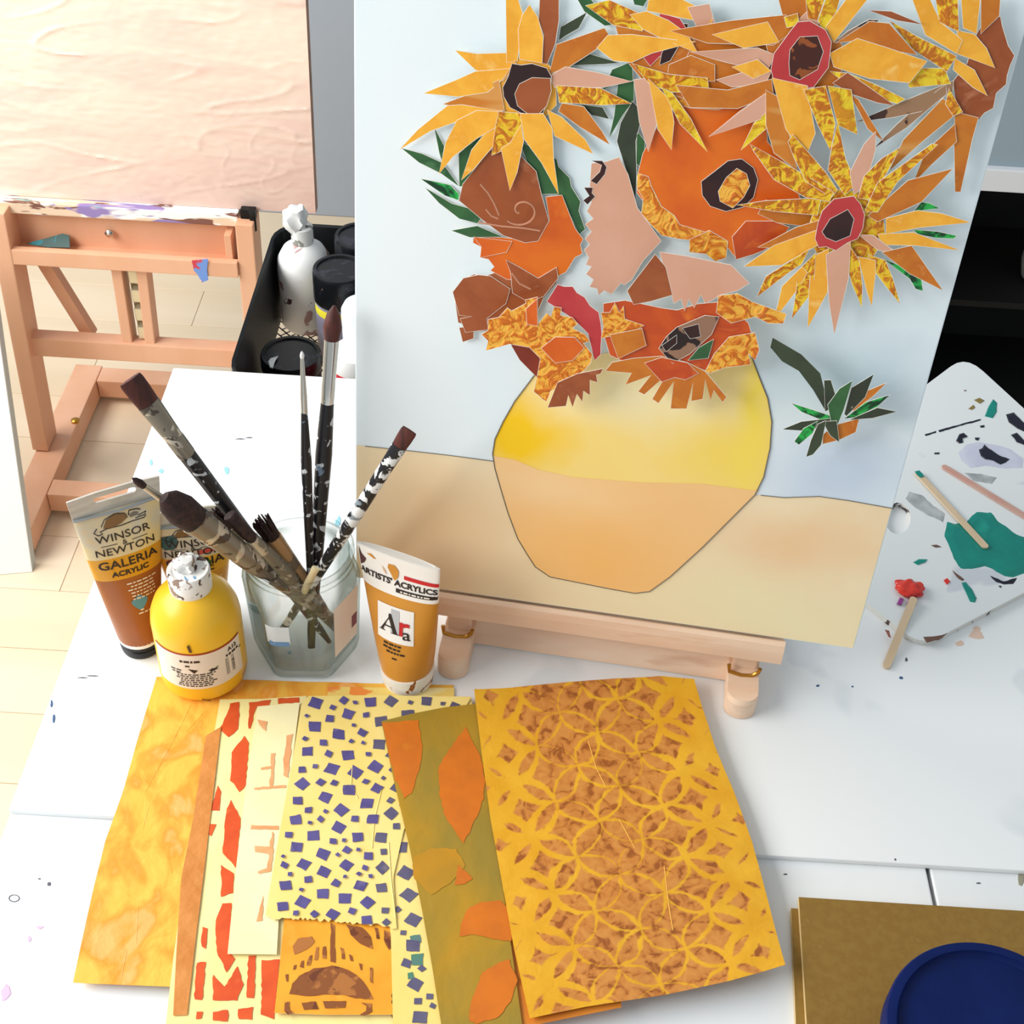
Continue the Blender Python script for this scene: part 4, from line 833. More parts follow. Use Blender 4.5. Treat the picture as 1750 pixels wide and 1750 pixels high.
# ------------------------------------------------------------ yellow bottle
fb = T(337, 1200); yb = Vector((fb.x, fb.y+.0295, TZ+.002))
pb = V(252, 1100, yb.y); pe = V(404, 1100, yb.y); Rb = .0325
t = thing('yellow_paint_bottle', 'yellow paint bottle with white crusted cap and printed label', 'bottle', yb)
prof = [(Rb*.86, 0), (Rb*.97, .003), (Rb, .008), (Rb, .062), (Rb*.97, .070), (Rb*.87, .079), (Rb*.68, .087), (Rb*.47, .0918), (.0135, .093)]
yel = splat('yellow plastic', (244, 190, 44), ((196, 140, 40), 46, .66), rough=.32)
obj('body', lathe(prof, yb, 56), yel, t, True)
capm = splat('white cap with stains', (238, 236, 232), ((150, 126, 112), 95, .57), ((92, 70, 60), 120, .63), ((120, 160, 190), 70, .66), rough=.4)
obj('cap', lathe([(.0150, .0905), (.0152, .093), (.0152, .1085), (.0142, .1100), (.0122, .1095), (.0115, .1085), (.001, .1085)], yb, 40), capm, t, True)
nb = bmesh.new(); bmesh.ops.create_icosphere(nb, subdivisions=3, radius=.0082)
for v in nb.verts: v.co = Vector((v.co.x, v.co.y, v.co.z*.95))*(1+.45*noise.noise(v.co*210)) + yb+Vector((-.002, 0.003, .1115))
obj('dried_paint_crust', nb, capm, t, True)
cdir = math.atan2((CAM-yb).y, (CAM-yb).x)
def BS(x, h, e=.0004):   # wrap on the cylinder, x along the circumference (right positive)
    a = cdir+x/Rb-.12; return yb+Vector(((Rb+e)*math.cos(a), (Rb+e)*math.sin(a), h))
def cylgrid(x0, x1, h0, h1, n, e):
    nb = bmesh.new(); g = [[nb.verts.new(BS(x0+(x1-x0)*i/n, h, e)) for h in (h0, h1)] for i in range(n+1)]
    for i in range(n): nb.faces.new((g[i][0], g[i+1][0], g[i+1][1], g[i][1]))
    return nb
obj('label', cylgrid(-.036, .036, .017, .054, 24, .0003), mat('paper label', (232, 220, 204), rough=.5), t, True)
obj('label_stripe', cylgrid(-.036, .036, .054, .0556, 24, .0004), mat('dark red stripe', (160, 44, 30), rough=.5), t, True)
BL = lambda x, h: BS(x, h, .0005)
nb = text_bm('A12', .0052, lambda a, b: BL(.027+a, .0485+b), bold=.0002)
lines(BL, 1, .0425, .003, .0022, None, .0195, .0335, nb); lines(BL, 1, .046, .003, .0022, None, -.014, .001, nb); lines(BL, 1, .0415, .003, .0016, None, -.010, -.001, nb)
lines(BL, 7, .0325, .0021, .0011, None, -.018, .013, nb); lines(BL, 2, .0365, .0025, .0013, None, -.022, -.012, nb)
flatpoly([[(-.008, .0395), (-.001, .038), (-.004, .0345)], [(.006, .036), (.009, .0375), (.014, .0355), (.010, .0345)], [(.007, .0345), (.013, .038), (.014, .0375), (.008, .0338)]], BL, nb)
for k in range(14):
    h = .024+k*.00125; flatpoly([[(.0195, h), (.0275, h), (.0275, h+random.choice((.0004, .0007, .0009))), (.0195, h+.0005)]], BL, nb)
obj('label_print', nb, ink, t)
obj('paint_speck', flatpoly([[(-.006, .064), (-.004, .066), (-.003, .0575), (-.005, .0575)], [(-.002, .0052), (.004, .0022), (.0045, .003), (-.0015, .006)], [(.0335, .041), (.036, .042), (.037, .0405), (.035, .0402)]], BL), mat('old paint speck', (90, 62, 30), rough=.6), t)

# ------------------------------------------------------------ glass jar with brushes
def glass_mat():
    m = bpy.data.materials.new('clear glass'); m.use_nodes = True; nt = m.node_tree; N = nt.nodes; L = nt.links
    N.remove(N['Principled BSDF']); out = N['Material Output']
    tr_ = N.new('ShaderNodeBsdfTransparent'); gl = N.new('ShaderNodeBsdfGlossy'); gl.inputs['Roughness'].default_value = .04; gl.inputs['Color'].default_value = (.95, 1, .97, 1)
    lw = N.new('ShaderNodeLayerWeight'); lw.inputs['Blend'].default_value = .45
    cr = N.new('ShaderNodeValToRGB'); cr.color_ramp.elements[0].color = (.965, .97, .965, 1); cr.color_ramp.elements[1].color = (.30, .36, .32, 1); cr.color_ramp.elements[0].position = .3
    L.new(lw.outputs['Facing'], cr.inputs[0]); L.new(cr.outputs[0], tr_.inputs[0])
    fr_ = N.new('ShaderNodeMapRange'); fr_.inputs['From Min'].default_value = .45; fr_.inputs['To Min'].default_value = .035; fr_.inputs['To Max'].default_value = .5; L.new(lw.outputs['Facing'], fr_.inputs[0]); mx = N.new('ShaderNodeMixShader'); L.new(fr_.outputs[0], mx.inputs[0]); L.new(tr_.outputs[0], mx.inputs[1]); L.new(gl.outputs[0], mx.inputs[2]); L.new(mx.outputs[0], out.inputs[0]); return m
glass = glass_mat()
jf = T(516, 1164); jc = Vector((jf.x-.001, jf.y+.035, TZ))
JH = V(506, 935, jc.y).z-TZ
ja = math.atan2((CAM-jc).y, (CAM-jc).x)-.16
def hexr(a, R, k):   # k=0 circle, 1 rounded hexagon
    d = (a-ja+math.pi/6) % (math.pi/3)-math.pi/6; h = math.cos(math.pi/6)/math.cos(d); h = min(h, .955)
    return R*((1-k)+k*h*1.03)
def jring(R, k, z, n=96): return [jc+Vector((hexr(2*math.pi*i/n, R, k)*math.cos(2*math.pi*i/n), hexr(2*math.pi*i/n, R, k)*math.sin(2*math.pi*i/n), z)) for i in range(n)]
RB = .0445
outp = [(RB*.80, .9, .0006), (RB*.88, 1, .004), (RB*.92, 1, .012), (RB*.985, 1, JH*.66), (RB*.995, 1, JH*.74), (RB*.97, .8, JH*.80), (RB*.90, .3, JH*.855), (RB*.87, 0, JH*.88), (RB*.87, 0, JH*.9), (RB*.91, 0, JH*.905), (RB*.91, 0, JH*.925), (RB*.87, 0, JH*.93), (RB*.87, 0, JH*.95), (RB*.90, 0, JH*.955), (RB*.90, 0, JH*.985), (RB*.87, 0, JH)]
inn = [(RB*.82, 0, JH*.99), (RB*.81, 0, JH*.9), (RB*.84, .2, JH*.855), (RB*.91, .8, JH*.79), (RB*.93, 1, JH*.73), (RB*.87, 1, .014), (RB*.80, 1, .008)]
t = thing('glass_jar', 'hexagonal clear glass jar holding the brushes', 'jar', jc)
obj('glass_body', loft([jring(*p) for p in outp]+[jring(*p) for p in inn]), glass, t, True)
def JS(a, z, e=.0004):
    k = 0
    for (r0, k0, z0), (r1, k1, z1) in zip(outp[:-1], outp[1:]):
        if z0 <= z <= z1: f_ = (z-z0)/max(1e-6, z1-z0); R = r0+(r1-r0)*f_; k = k0+(k1-k0)*f_
    rr = hexr(a, R, k)+e; return jc+Vector((rr*math.cos(a), rr*math.sin(a), z))
def jpatch(a0, a1, z0, z1, n=10, e=.0004):
    nb = bmesh.new(); g = [[nb.verts.new(JS(a0+(a1-a0)*i/n, z0+(z1-z0)*j/6, e)) for j in range(7)] for i in range(n+1)]
    for i in range(n):
        for j in range(6): nb.faces.new((g[i][j], g[i+1][j], g[i+1][j+1], g[i][j+1]))
    return nb
ra = ja+math.pi/3
obj('label', jpatch(ra-.38, ra+.36, JH*.22, JH*.72), splat('worn jar label', (234, 226, 218), ((204, 150, 134), 45, .63), rough=.6), t, True)
obj('label_mark', jpatch(ra+.18, ra+.34, JH*.34, JH*.46, 5, .0006), mat('label maroon', (120, 36, 52), rough=.5), t)
la_ = ja-.42
obj('sticker', jpatch(la_-.16, la_+.26, JH*.42, JH*.60, 6), mat('pale sticker', (204, 214, 222), rough=.5), t, True)
obj('sticker_band', jpatch(la_-.12, la_+.24, JH*.40, JH*.445, 6, .0006), mat('sticker blue', (96, 140, 186), rough=.5), t)
# brushes: found so that each passes through the jar mouth and stands on the bottom
def brush_line(tip_px, dir_px, prefer_y=None, wt=.12):
    """tip pixel and a second pixel on the shaft; returns bottom and tip points"""
    best = None; zr = TZ+JH
    for k in range(0, 60):
        Y = .50+k*.01; tip = V(*tip_px, Y)
        if tip.z < zr+.02: continue
        for j in range(0, 30):
            f_ = .4+j*.04; a = (tip_px[0]+(dir_px[0]-tip_px[0])*f_, tip_px[1]+(dir_px[1]-tip_px[1])*f_)
            A = Fl(a[0], a[1], zr); d = A-tip
            if d.z >= -1e-4: continue
            bot = A+d*((TZ+.011-A.z)/d.z)
            ra_ = (A-Vector((jc.x, jc.y, A.z))).length; rb = (bot-Vector((jc.x+.004, jc.y-.013, bot.z))).length
            cost = max(0, ra_-.029)*6+max(0, (bot-Vector((jc.x, jc.y, bot.z))).length-.030)*6+rb*.15+ra_*.1
            if prefer_y is not None: cost += abs(Y-prefer_y)*wt
            if best is None or cost < best[0]: best = (cost, bot, tip)
    return best[1], best[2]
handle_m = splat('black handle with paint', (20, 20, 26), ((196, 200, 204), 120, .60), ((110, 130, 150), 60, .66), rough=.35)
handle_w = splat('handle splattered white', (24, 24, 28), ((226, 226, 224), 95, .50), ((130, 140, 146), 60, .62), rough=.4)
handle_g = splat('grey crusted handle', (104, 92, 80), ((168, 160, 146), 70, .54), ((58, 50, 46), 60, .58), rough=.5)
ferr_d = splat('crusted ferrule', (134, 126, 112), ((200, 190, 172), 60, .56), ((84, 74, 66), 90, .58), rough=.35, metal=.4)
ferr_g = splat('tan ferrule', (176, 140, 100), ((120, 108, 94), 60, .55), rough=.35, metal=.4)
def brush(tip_px, dir_px, fracs, r_h, r_f, w_b, flat, hm, fm, bmt, label, tipshape='flat', pref=None, name='paintbrush', wt=.12):
    """fracs: (handle end, ferrule end) along bottom->tip; flat: (x factor, y factor) of ferrule/bristles"""
    p, q = brush_line(tip_px, dir_px, pref, wt); L = (q-p).length; ax = (q-p)/L
    t = thing(name, label, 'brush', p, group='paintbrushes in the glass jar')
    X = ax.cross((CAM-q).normalized()).normalized(); Y = ax.cross(X)
    def R(f, rx, ry, n=20): c = p+ax*(f*L); return [c+X*rx*math.cos(2*math.pi*i/n)+Y*ry*math.sin(2*math.pi*i/n) for i in range(n)]
    h, fe = fracs
    obj('handle', loft([R(0, r_h*.35, r_h*.35), R(.06, r_h*.6, r_h*.6), R(h*.45, r_h*.85, r_h*.85), R(h*.8, r_h*1.05, r_h*1.05), R(h, r_f*.95, r_f*.95)]), hm, t, True)
    fx, fy = flat
    if fm: obj('ferrule', loft([R(h-.01, r_f, r_f), R(h+(fe-h)*.25, r_f*1.02, r_f*1.02), R(h+(fe-h)*.3, r_f*.98, r_f*.98), R(fe, w_b*fx, w_b*fy)]), fm, t, True)
    b0 = fe-.004
    if tipshape == 'flat': rr = [R(b0, w_b*fx*.95, w_b*fy*.95), R((b0+1)/2, w_b*fx*1.04, w_b*fy*.9), R(.99, w_b*fx*1.05, w_b*fy*.6), R(1, w_b*fx*.98, w_b*fy*.35)]
    elif tipshape == 'round': rr = [R(b0, w_b*fx*.95, w_b*fy*.95), R(b0+(1-b0)*.4, w_b*fx*1.25, w_b*fy*1.2), R(b0+(1-b0)*.75, w_b*fx*.9, w_b*fy*.85), R(1, w_b*fx*.15, w_b*fy*.15)]
    elif tipshape == 'filbert': rr = [R(b0, w_b*fx*.95, w_b*fy*.95), R(b0+(1-b0)*.45, w_b*fx*1.06, w_b*fy), R(b0+(1-b0)*.8, w_b*fx*.85, w_b*fy*.8), R(1, w_b*fx*.4, w_b*fy*.3)]
    if tipshape == 'worn':
        nb = bmesh.new()
        for k in range(40):
            a = random.uniform(0, 6.28); q_ = random.random()**.5; o_ = X*w_b*fx*.8*q_*math.cos(a)+Y*w_b*fy*.8*q_*math.sin(a)
            tubeline([p+ax*b0*L+o_, p+ax*L*random.uniform(.985, 1.012)+o_*random.uniform(1.0, 1.5)], [.0013, .0005], 4, bm=nb)
        obj('bristles', nb, bmt, t)
    else: obj('bristles', loft(rr), bmt, t, True)
    return t
brush((222, 648), (478, 985), (.77, .925), .0050, .0060, .0074, (1, .45), handle_m, ferr_d, bristle, 'long flat brush with dark bristles leaning left over the tubes')
brush((516, 600), (531, 985), (.83, .982), .0036, .0022, .0012, (1, 1), handle_m, mat('silver ferrule', (190, 188, 182), rough=.25, metal=.9), mat('pale bristle tip', (226, 224, 218), rough=.6), 'thin upright brush with slim silver ferrule and pale point', 'round')
brush((571, 522), (539, 985), (.76, .915), .0056, .0046, .0050, (1, .9), handle_m, chrome, bristle, 'upright round brush with polished ferrule and reddish brown bristles, tallest in jar', 'round')
brush((700, 735), (541, 985), (.78, .935), .0046, .0048, .0052, (1, .45), handle_w, handle_w, bristle, 'small flat brush splattered white, leaning right towards the canvas')
brush((280, 850), (470, 988), (.55, .86), .0056, .0080, .0104, (1, .8), handle_g, ferr_d, bristle_d, 'big filbert brush with grey crusted ferrule, leaning left toward the bottle', 'filbert', .64)
brush((392, 880), (505, 1000), (.5, .84), .0052, .0070, .0075, (.62, 1), handle_g, ferr_d, bristle_d, 'medium brush with dark flat bristles and crusted ferrule, left of jar mouth', 'flat', .66)
brush((444, 888), (522, 1000), (.45, .86), .005, .0062, .0068, (1, .7), handle_g, ferr_g, bristle_d, 'worn brush with tan ferrule and ragged dark bristles in the jar mouth', 'worn', .68)
brush((226, 817), (470, 985), (.80, .955), .0036, .0030, .0022, (1, 1), mat('pale bare handle', (206, 190, 160), rough=.5), mat('pale ferrule', (196, 186, 164), rough=.3, metal=.5), bristle_d, 'fine pointed liner brush whose tip shows beyond the big filbert brush', 'round', .86, wt=1.2)
brush((372, 872), (490, 985), (.5, .9), .0046, .0055, .0075, (1, .7), handle_g, ferr_d, bristle_d, 'brush with splayed worn bristles behind the big filbert brush', 'worn', .72)
brush((540, 970), (520, 1010), (.9, .904), .0028, .0028, .0027, (1, 1), mat('raw stick wood', (206, 190, 150), rough=.6), None, mat('raw stick wood', (206, 190, 150)), 'short pale wooden stick end poking just above the rim of the jar', 'flat', .69, name='wooden_stick')

# ------------------------------------------------------------ hand-printed papers fanned out in front
def resample(P, n):
    P = [Vector((p[0], p[1], 0)) for p in P]; d = [0]
    for a, b in zip(P, P[1:]): d.append(d[-1]+(b-a).length)
    out = []
    for i in range(n+1):
        t = d[-1]*i/n; k = max(j for j in range(len(d)) if d[j] <= t+1e-9); k = min(k, len(P)-2)
        out.append(P[k].lerp(P[k+1], (t-d[k])/(d[k+1]-d[k])))
    return out
SURF = {}
def sheet(name, label, cat, top, right, bottom, left, z, m, wav=.0006, n=44, mm=44, group=None, torn=(), edge=None, curlc=None, seed=0, th=.00025):
    """paper sheet: four edge polylines in photo pixels measured on the table plane (top l>r, right t>b, bottom l>r, left t>b); a Coons patch with gentle waves"""
    Tp, Bt, Lf, Rg = resample(top, n), resample(bottom, n), resample(left, mm), resample(right, mm)
    def w2(p): q = T(p.x, p.y, z); return q
    Tp, Bt, Lf, Rg = [[w2(p) for p in e] for e in (Tp, Bt, Lf, Rg)]
    rr = random.Random(seed+5)
    if 'bottom' in torn: Bt = [p+Vector((0, rr.uniform(-.0012, .0012), 0)) for p in Bt]
    if 'right' in torn: Rg = [p+Vector((rr.uniform(-.0014, .0014), 0, 0)) for p in Rg]
    def hz(x, y): return wav*(noise.noise(Vector((x*22+seed, y*22, seed)))+.35*noise.noise(Vector((x*70, y*70, seed+3))))+wav
    nb = bmesh.new(); uvl = nb.loops.layers.uv.new('UV'); g = []; W0 = (Tp[-1]-Tp[0]).length; H0 = (Lf[-1]-Lf[0]).length
    for j in range(mm+1):
        v = j/mm; row = []
        for i in range(n+1):
            u = i/n
            p = Tp[i]*(1-v)+Bt[i]*v+Lf[j]*(1-u)+Rg[j]*u-(Tp[0]*(1-u)*(1-v)+Tp[-1]*u*(1-v)+Bt[0]*(1-u)*v+Bt[-1]*u*v)
            q = Vector((p.x, p.y, p.z+hz(p.x, p.y)))
            if curlc:
                for (cu, cv_, rad, amt) in curlc: q.z += amt*max(0, 1-math.hypot((u-cu)*W0, (v-cv_)*H0)/rad)**2
            row.append(nb.verts.new(q))
        g.append(row)
    for j in range(mm):
        for i in range(n):
            f = nb.faces.new((g[j][i], g[j+1][i], g[j+1][i+1], g[j][i+1]))
            for lp, (a, b) in zip(f.loops, ((i, j), (i, j+1), (i+1, j+1), (i+1, j))): lp[uvl].uv = (a/n*W0, (1-b/mm)*H0)
    fs = list(nb.faces); r_ = bmesh.ops.extrude_face_region(nb, geom=fs)
    newf = [x for x in r_['geom'] if isinstance(x, bmesh.types.BMFace)]
    bmesh.ops.translate(nb, verts=[x for x in r_['geom'] if isinstance(x, bmesh.types.BMVert)], vec=(0, 0, th))
    bmesh.ops.recalc_face_normals(nb, faces=nb.faces)
    for f in nb.faces: f.material_index = 0 if abs(f.normal.z) > .5 else 1
    o = obj(name, nb, [m, edge or m]); c = sum((p for p in (Tp[0], Tp[-1], Bt[0], Bt[-1])), Vector())/4; setorigin(o, (c.x, c.y, TZ+z))
    tag(o, label, cat, group)
    def on(x, y, e=.00025):
        q = T(x, y, z); q = T(x, y, z+hz(q.x, q.y)); return Vector((q.x, q.y, TZ+z+hz(q.x, q.y)+th+e))
    SURF[o.name] = on; o['_on'] = 1; return o, on
def dense(P, step=7):
    out = []
    for (x0, y0_), (x1, y1_) in zip(P, P[1:]+P[:1]):
        k = max(1, int(math.hypot(x1-x0, y1_-y0_)/step))
        out += [(x0+(x1-x0)*i/k, y0_+(y1_-y0_)*i/k) for i in range(k)]
    return out
F4 = lambda x, y: (x*.4, 1150+y*.4)
F5 = lambda x, y: (600+x*.45714, 1150+y*.45714)
def P_(s): return [tuple(map(float, q.split(','))) for q in s.split(' ')]
def prints(o, on, rows, fn, m, name, ragged=1.2, e=.00025):
    nb = bmesh.new()
    for k, r_ in enumerate(rows):
        P = dense([fn(*p) for p in (P_(r_) if isinstance(r_, str) else r_)]); P = [(x+random.uniform(-ragged, ragged), y+random.uniform(-ragged, ragged)*.7) for x, y in P]
        flatpoly([P], lambda x, y: on(x, y, e+k*.00001), nb)
    return obj(name, nb, m, o)
GS = 'hand-printed papers fanned out on the table'
def mixtex(name, c_base, parts, rough=.45, bump=.25, bsc=120):
    """parts: list of (colour, kind, args) in UV metres; kinds: rings, noise"""
    m = mat(name, *c_base, scale=24, detail=5, dist=.8, rough=rough, bump=bump, bscale=bsc, coords='UV', bdist=.0015, lo=.35, hi=.65); return m
# 1 mottled yellow-orange tissue, lowest
m1 = mat('mottled yellow tissue', (242, 182, 70), (234, 150, 44), (240, 172, 92), scale=34, detail=3, dist=.5, rough=.5, bump=.5, bscale=42, bdist=.003, lo=.44, hi=.58, stretch=(1.1, .8, 1))
sheet('printed_paper', 'mottled yellow-orange tissue sheet under the yellow bottle, leftmost of the papers', 'paper', [(268, 1158), (520, 1166), (775, 1172)], [(775, 1172), (740, 1400), (660, 1700)], [(125, 1680), (210, 1688), (285, 1694), (660, 1722)], [(268, 1158), (238, 1255), (212, 1350), (180, 1440), (160, 1520), (140, 1610), (125, 1680)], .0002, m1, .0007, group=None, seed=1)
# creases of the tissue as fine ridges
o1 = [o for o in C.objects if o.name == 'printed_paper'][0]; on1 = SURF['printed_paper']
nb = bmesh.new()
for P in ([F4(815, 140), F4(740, 290), F4(610, 530)], [F4(870, 170), F4(800, 250), F4(770, 290)], [F4(590, 1000), F4(580, 1190)], [F4(540, 1190), F4(515, 1330)], [F4(640, 560), F4(600, 700)]):
    obj('crease', tubeline([on1(x, y, -.0001) for x, y in dense(P+P[::-1][1:-1], 12)[:max(3, len(dense(P+P[::-1][1:-1], 12))//2)]], .0003, 5), m1, o1, True)
m1b = splat('pale yellow print paper', (240, 208, 112), ((238, 140, 60), 30, .58), ((246, 226, 160), 20, .6), rough=.5)
sheet('printed_paper', 'pale yellow sheet with orange smudges, top edge under the golden tube', 'paper', [(560, 1174), (668, 1176), (776, 1176)], [(776, 1176), (776, 1215)], [(560, 1225), (776, 1225)], [(560, 1174), (560, 1225)], .0012, m1b, .0002, 16, 6, seed=2)
# 2 cream sheet with orange blocks
cream = mat('cream paper', (240, 222, 146), (244, 228, 166), (236, 212, 130), scale=14, rough=.5, bump=.15, bscale=120)
o2, on2 = sheet('printed_paper', 'cream sheet printed with orange-red blocks, beside the tissue sheet', 'paper', [(376, 1196), (450, 1195), (524, 1190)], [(524, 1190), (510, 1450), (690, 1775)], [(282, 1765), (480, 1770), (690, 1775)], [(376, 1196), (345, 1380), (312, 1530), (296, 1640), (282, 1765)], .0024, cream, .0003, seed=3)
orange_ink = mat('orange red ink', (216, 86, 34), (206, 74, 28), (224, 112, 52), scale=60, rough=.45)
prints(o2, on2, ["985,130 1025,125 1020,240 1000,262 975,278 955,255 938,240 960,200", "1065,128 1160,115 1152,140 1095,150 1070,240 1062,240", "1185,112 1280,105 1280,128 1190,135", "1045,272 1065,300 1050,480 1025,510 985,460 990,340", "930,480 945,510 940,590 900,590", "985,545 1030,625 1010,835 950,770 965,600", "890,645 925,650 905,700 885,690", "945,820 1000,860 995,940 945,960", "950,985 990,985 980,1190 1005,1225 970,1282 925,1190 922,1060", "865,1085 885,1095 880,1180 860,1170", "840,1240 880,1235 865,1400 830,1395", "910,1290 960,1345 1015,1255 1040,1330 1012,1400 910,1402", "1060,1210 1095,1210 1085,1390 1055,1390", "1120,1230 1195,1225 1172,1482 1115,1460", "910,1450 975,1440 975,1490 910,1485", "1015,1440 1080,1430 1075,1482 1020,1482", "840,1450 865,1450 860,1480 835,1480"], F4, orange_ink, 'printed_blocks')
# brown strip
bstrip = mat('brown strip paper', (206, 134, 64), (196, 122, 52), (216, 150, 84), scale=30, rough=.5, bump=.5, bscale=90, bdist=.002)
sheet('paper_strip', 'narrow brown paper strip along the left side of the orange-block sheet', 'paper', [(352, 1258), (378, 1242)], [(378, 1242), (371, 1300), (350, 1480), (334, 1610), (320, 1735)], [(296, 1736), (320, 1735)], [(352, 1258), (330, 1400), (310, 1500), (302, 1620), (296, 1736)], .0034, bstrip, .0002, 6, 30, seed=4)
# cream strip with salmon prints
pcream = mat('pale cream strip', (240, 226, 170), (244, 232, 184), scale=14, rough=.5, bump=.15, bscale=120)
o3, on3 = sheet('paper_strip', 'pale cream strip with faint salmon marks, left of the purple mosaic sheet', 'paper', [(440, 1208), (512, 1202)], [(512, 1202), (500, 1300), (484, 1440), (473, 1632)], [(389, 1631), (473, 1635)], [(440, 1208), (422, 1330), (404, 1480), (389, 1631)], .0042, pcream, .0003, 12, 30, seed=5)
prints(o3, on3, ["1160,345 1175,345 1165,490 1150,490 1155,440", "1088,490 1220,482 1220,494 1085,500", "1112,405 1160,400 1160,412 1115,416", "1212,370 1225,270 1250,262 1232,450 1210,440", "1072,652 1190,655 1190,672 1070,668", "1090,742 1150,742 1165,680 1172,690 1160,850 1105,862 1102,850 1142,835 1150,775 1090,765", "1112,1000 1125,950 1122,1060 1095,1062", "1100,200 1140,210 1135,250 1120,240"], F4, mat('salmon ink', (228, 168, 116), (222, 150, 96), scale=60, rough=.5), 'printed_marks')
# 5 stamped orange paper with arches
m5 = mat('stamped orange paper', (236, 166, 46), (228, 150, 36), (240, 182, 66), scale=26, rough=.48, bump=.15, bscale=120)
o5, on5 = sheet('printed_paper', 'torn orange paper with brown arch stamps, below the purple mosaic sheet', 'paper', [(486, 1566), (580, 1568), (680, 1578)], [(680, 1578), (682, 1610), (676, 1650), (680, 1680), (668, 1700), (673, 1735)], [(469, 1732), (560, 1736), (673, 1737)], [(486, 1566), (478, 1650), (469, 1732)], .0046, m5, .0003, 40, 40, torn=('right',), edge=white_edge, seed=6)
brown_ink = splat('brown stamp ink', (134, 76, 34), ((170, 106, 50), 60, .52), ((104, 52, 26), 80, .6), rough=.5)
prints(o5, on5, ["1235,1372 1250,1330 1280,1295 1340,1265 1420,1252 1490,1270 1540,1305 1575,1350 1595,1395 1520,1392 1470,1378 1400,1375 1320,1382", "1250,1170 1275,1135 1330,1128 1345,1150 1310,1185 1260,1205", "1480,1075 1550,1090 1585,1130 1595,1180 1540,1160 1500,1120", "1640,1100 1680,1115 1690,1150 1660,1185 1640,1140", "1350,1175 1365,1172 1357,1230 1342,1230", "1380,1172 1394,1170 1392,1222 1378,1222", "1415,1070 1430,1080 1432,1240 1410,1235", "1322,1210 1336,1205 1326,1250 1310,1250", "1288,1235 1300,1230 1296,1262 1282,1258", "1455,1175 1468,1180 1472,1225 1460,1222", "1490,1205 1503,1208 1508,1235 1496,1232", "1535,1240 1546,1245 1548,1272 1538,1268", "1255,1250 1266,1248 1262,1268 1250,1268", "1220,1290 1232,1286 1232,1320 1222,1320", "1215,1412 1238,1405 1236,1440 1255,1455 1230,1462 1214,1445", "1540,1410 1586,1415 1588,1450 1560,1468 1538,1462 1565,1445 1566,1425", "1290,1412 1350,1405 1360,1440 1300,1440", "1380,1405 1480,1402 1475,1432 1390,1436", "1600,1090 1612,1092 1620,1140 1608,1138", "1580,1260 1592,1262 1590,1330 1580,1320"], F4, brown_ink, 'stamped_arches', 1.0)
# 4 purple mosaic sheets (lower one first)
cream2 = mat('mosaic paper', (236, 208, 116), (240, 216, 136), (230, 196, 96), scale=12, rough=.5, bump=.25, bscale=90)
purple = mat('purple ink', (90, 82, 138), (78, 70, 124), (116, 106, 148), scale=60, rough=.5)
slate = mat('slate purple ink', (96, 92, 116), (84, 80, 110), (128, 118, 124), scale=50, rough=.5)
greenk = mat('teal green ink', (70, 130, 100), (90, 120, 120), scale=50, rough=.5)
def squares(on, poly, dens, rmin, rmax, seed, big=.16, bmul=1.7, tries=2600):
    """scattered square stamps inside a pixel polygon, none overlapping"""
    rr = random.Random(seed); xs = [p[0] for p in poly]; ys = [p[1] for p in poly]; got = []
    def inside(x, y):
        c = False
        for (x0, y0_), (x1, y1_) in zip(poly, poly[1:]+poly[:1]):
            if (y0_ > y) != (y1_ > y) and x < (x1-x0)*(y-y0_)/(y1_-y0_)+x0: c = not c
        return c
    rs = sorted([rr.uniform(rmin, rmax)*(bmul if rr.random() < big else 1) for _ in range(tries)], reverse=True)
    rs = [r for i, r in enumerate(rs) if i % max(1, int(1/dens)) == 0]
    for r in rs:
        x, y = rr.uniform(min(xs), max(xs)), rr.uniform(min(ys), max(ys))
        if not inside(x, y) or not inside(x+r*.8, y) or not inside(x-r*.8, y): continue
        if all(math.hypot(x-a, (y-b)*1.25) > (r+c)*.93 for a, b, c, _ in got): got.append((x, y, r, rr.uniform(-.15, .15) if rr.random() < .45 else rr.uniform(.35, .8)))
    out = []
    for x, y, r, a in got:
        q = [rr.uniform(.62, .8)*r for _ in range(4)]
        out.append([(x+q[k]*math.cos(a+math.pi/4+k*math.pi/2), y+.82*q[k]*math.sin(a+math.pi/4+k*math.pi/2)) for k in range(4)])
    return out
o4b, on4b = sheet('printed_paper', 'lower cream sheet with larger slate mosaic squares, beside the olive sheet', 'paper', [(600, 1193), (805, 1194)], [(805, 1194), (850, 1500), (900, 1775)], [(672, 1772), (900, 1775)], [(600, 1193), (640, 1400), (668, 1600), (672, 1772)], .0052, cream2, .0003, 30, 44, seed=8)
sq = squares(on4b, [(655, 1370), (690, 1400), (720, 1520), (752, 1750), (690, 1750), (672, 1600), (660, 1450)], 1, 8, 15, 3, .3, 1.6)
prints(o4b, on4b, sq, lambda x, y: (x, y), slate, 'printed_squares', .8)
prints(o4b, on4b, [[(700, 1600), (718, 1598), (720, 1612), (702, 1614)], [(702, 1632), (724, 1630), (722, 1650), (704, 1650)], [(696, 1664), (706, 1662), (708, 1672), (698, 1674)]], lambda x, y: (x, y), greenk, 'printed_green_squares', .8)
o4, on4 = sheet('printed_paper', 'cream sheet covered in small purple mosaic squares, centre of the papers', 'paper', [(527, 1190), (650, 1189), (700, 1190), (806, 1192)], [(806, 1192), (740, 1300), (690, 1420), (672, 1500), (678, 1588)], [(454, 1566), (472, 1571), (520, 1571), (578, 1576), (640, 1582), (678, 1588)], [(527, 1190), (515, 1205), (500, 1300), (482, 1400), (468, 1480), (454, 1566)], .0060, cream2, .0004, 56, 56, torn=('bottom',), edge=white_edge, seed=7)
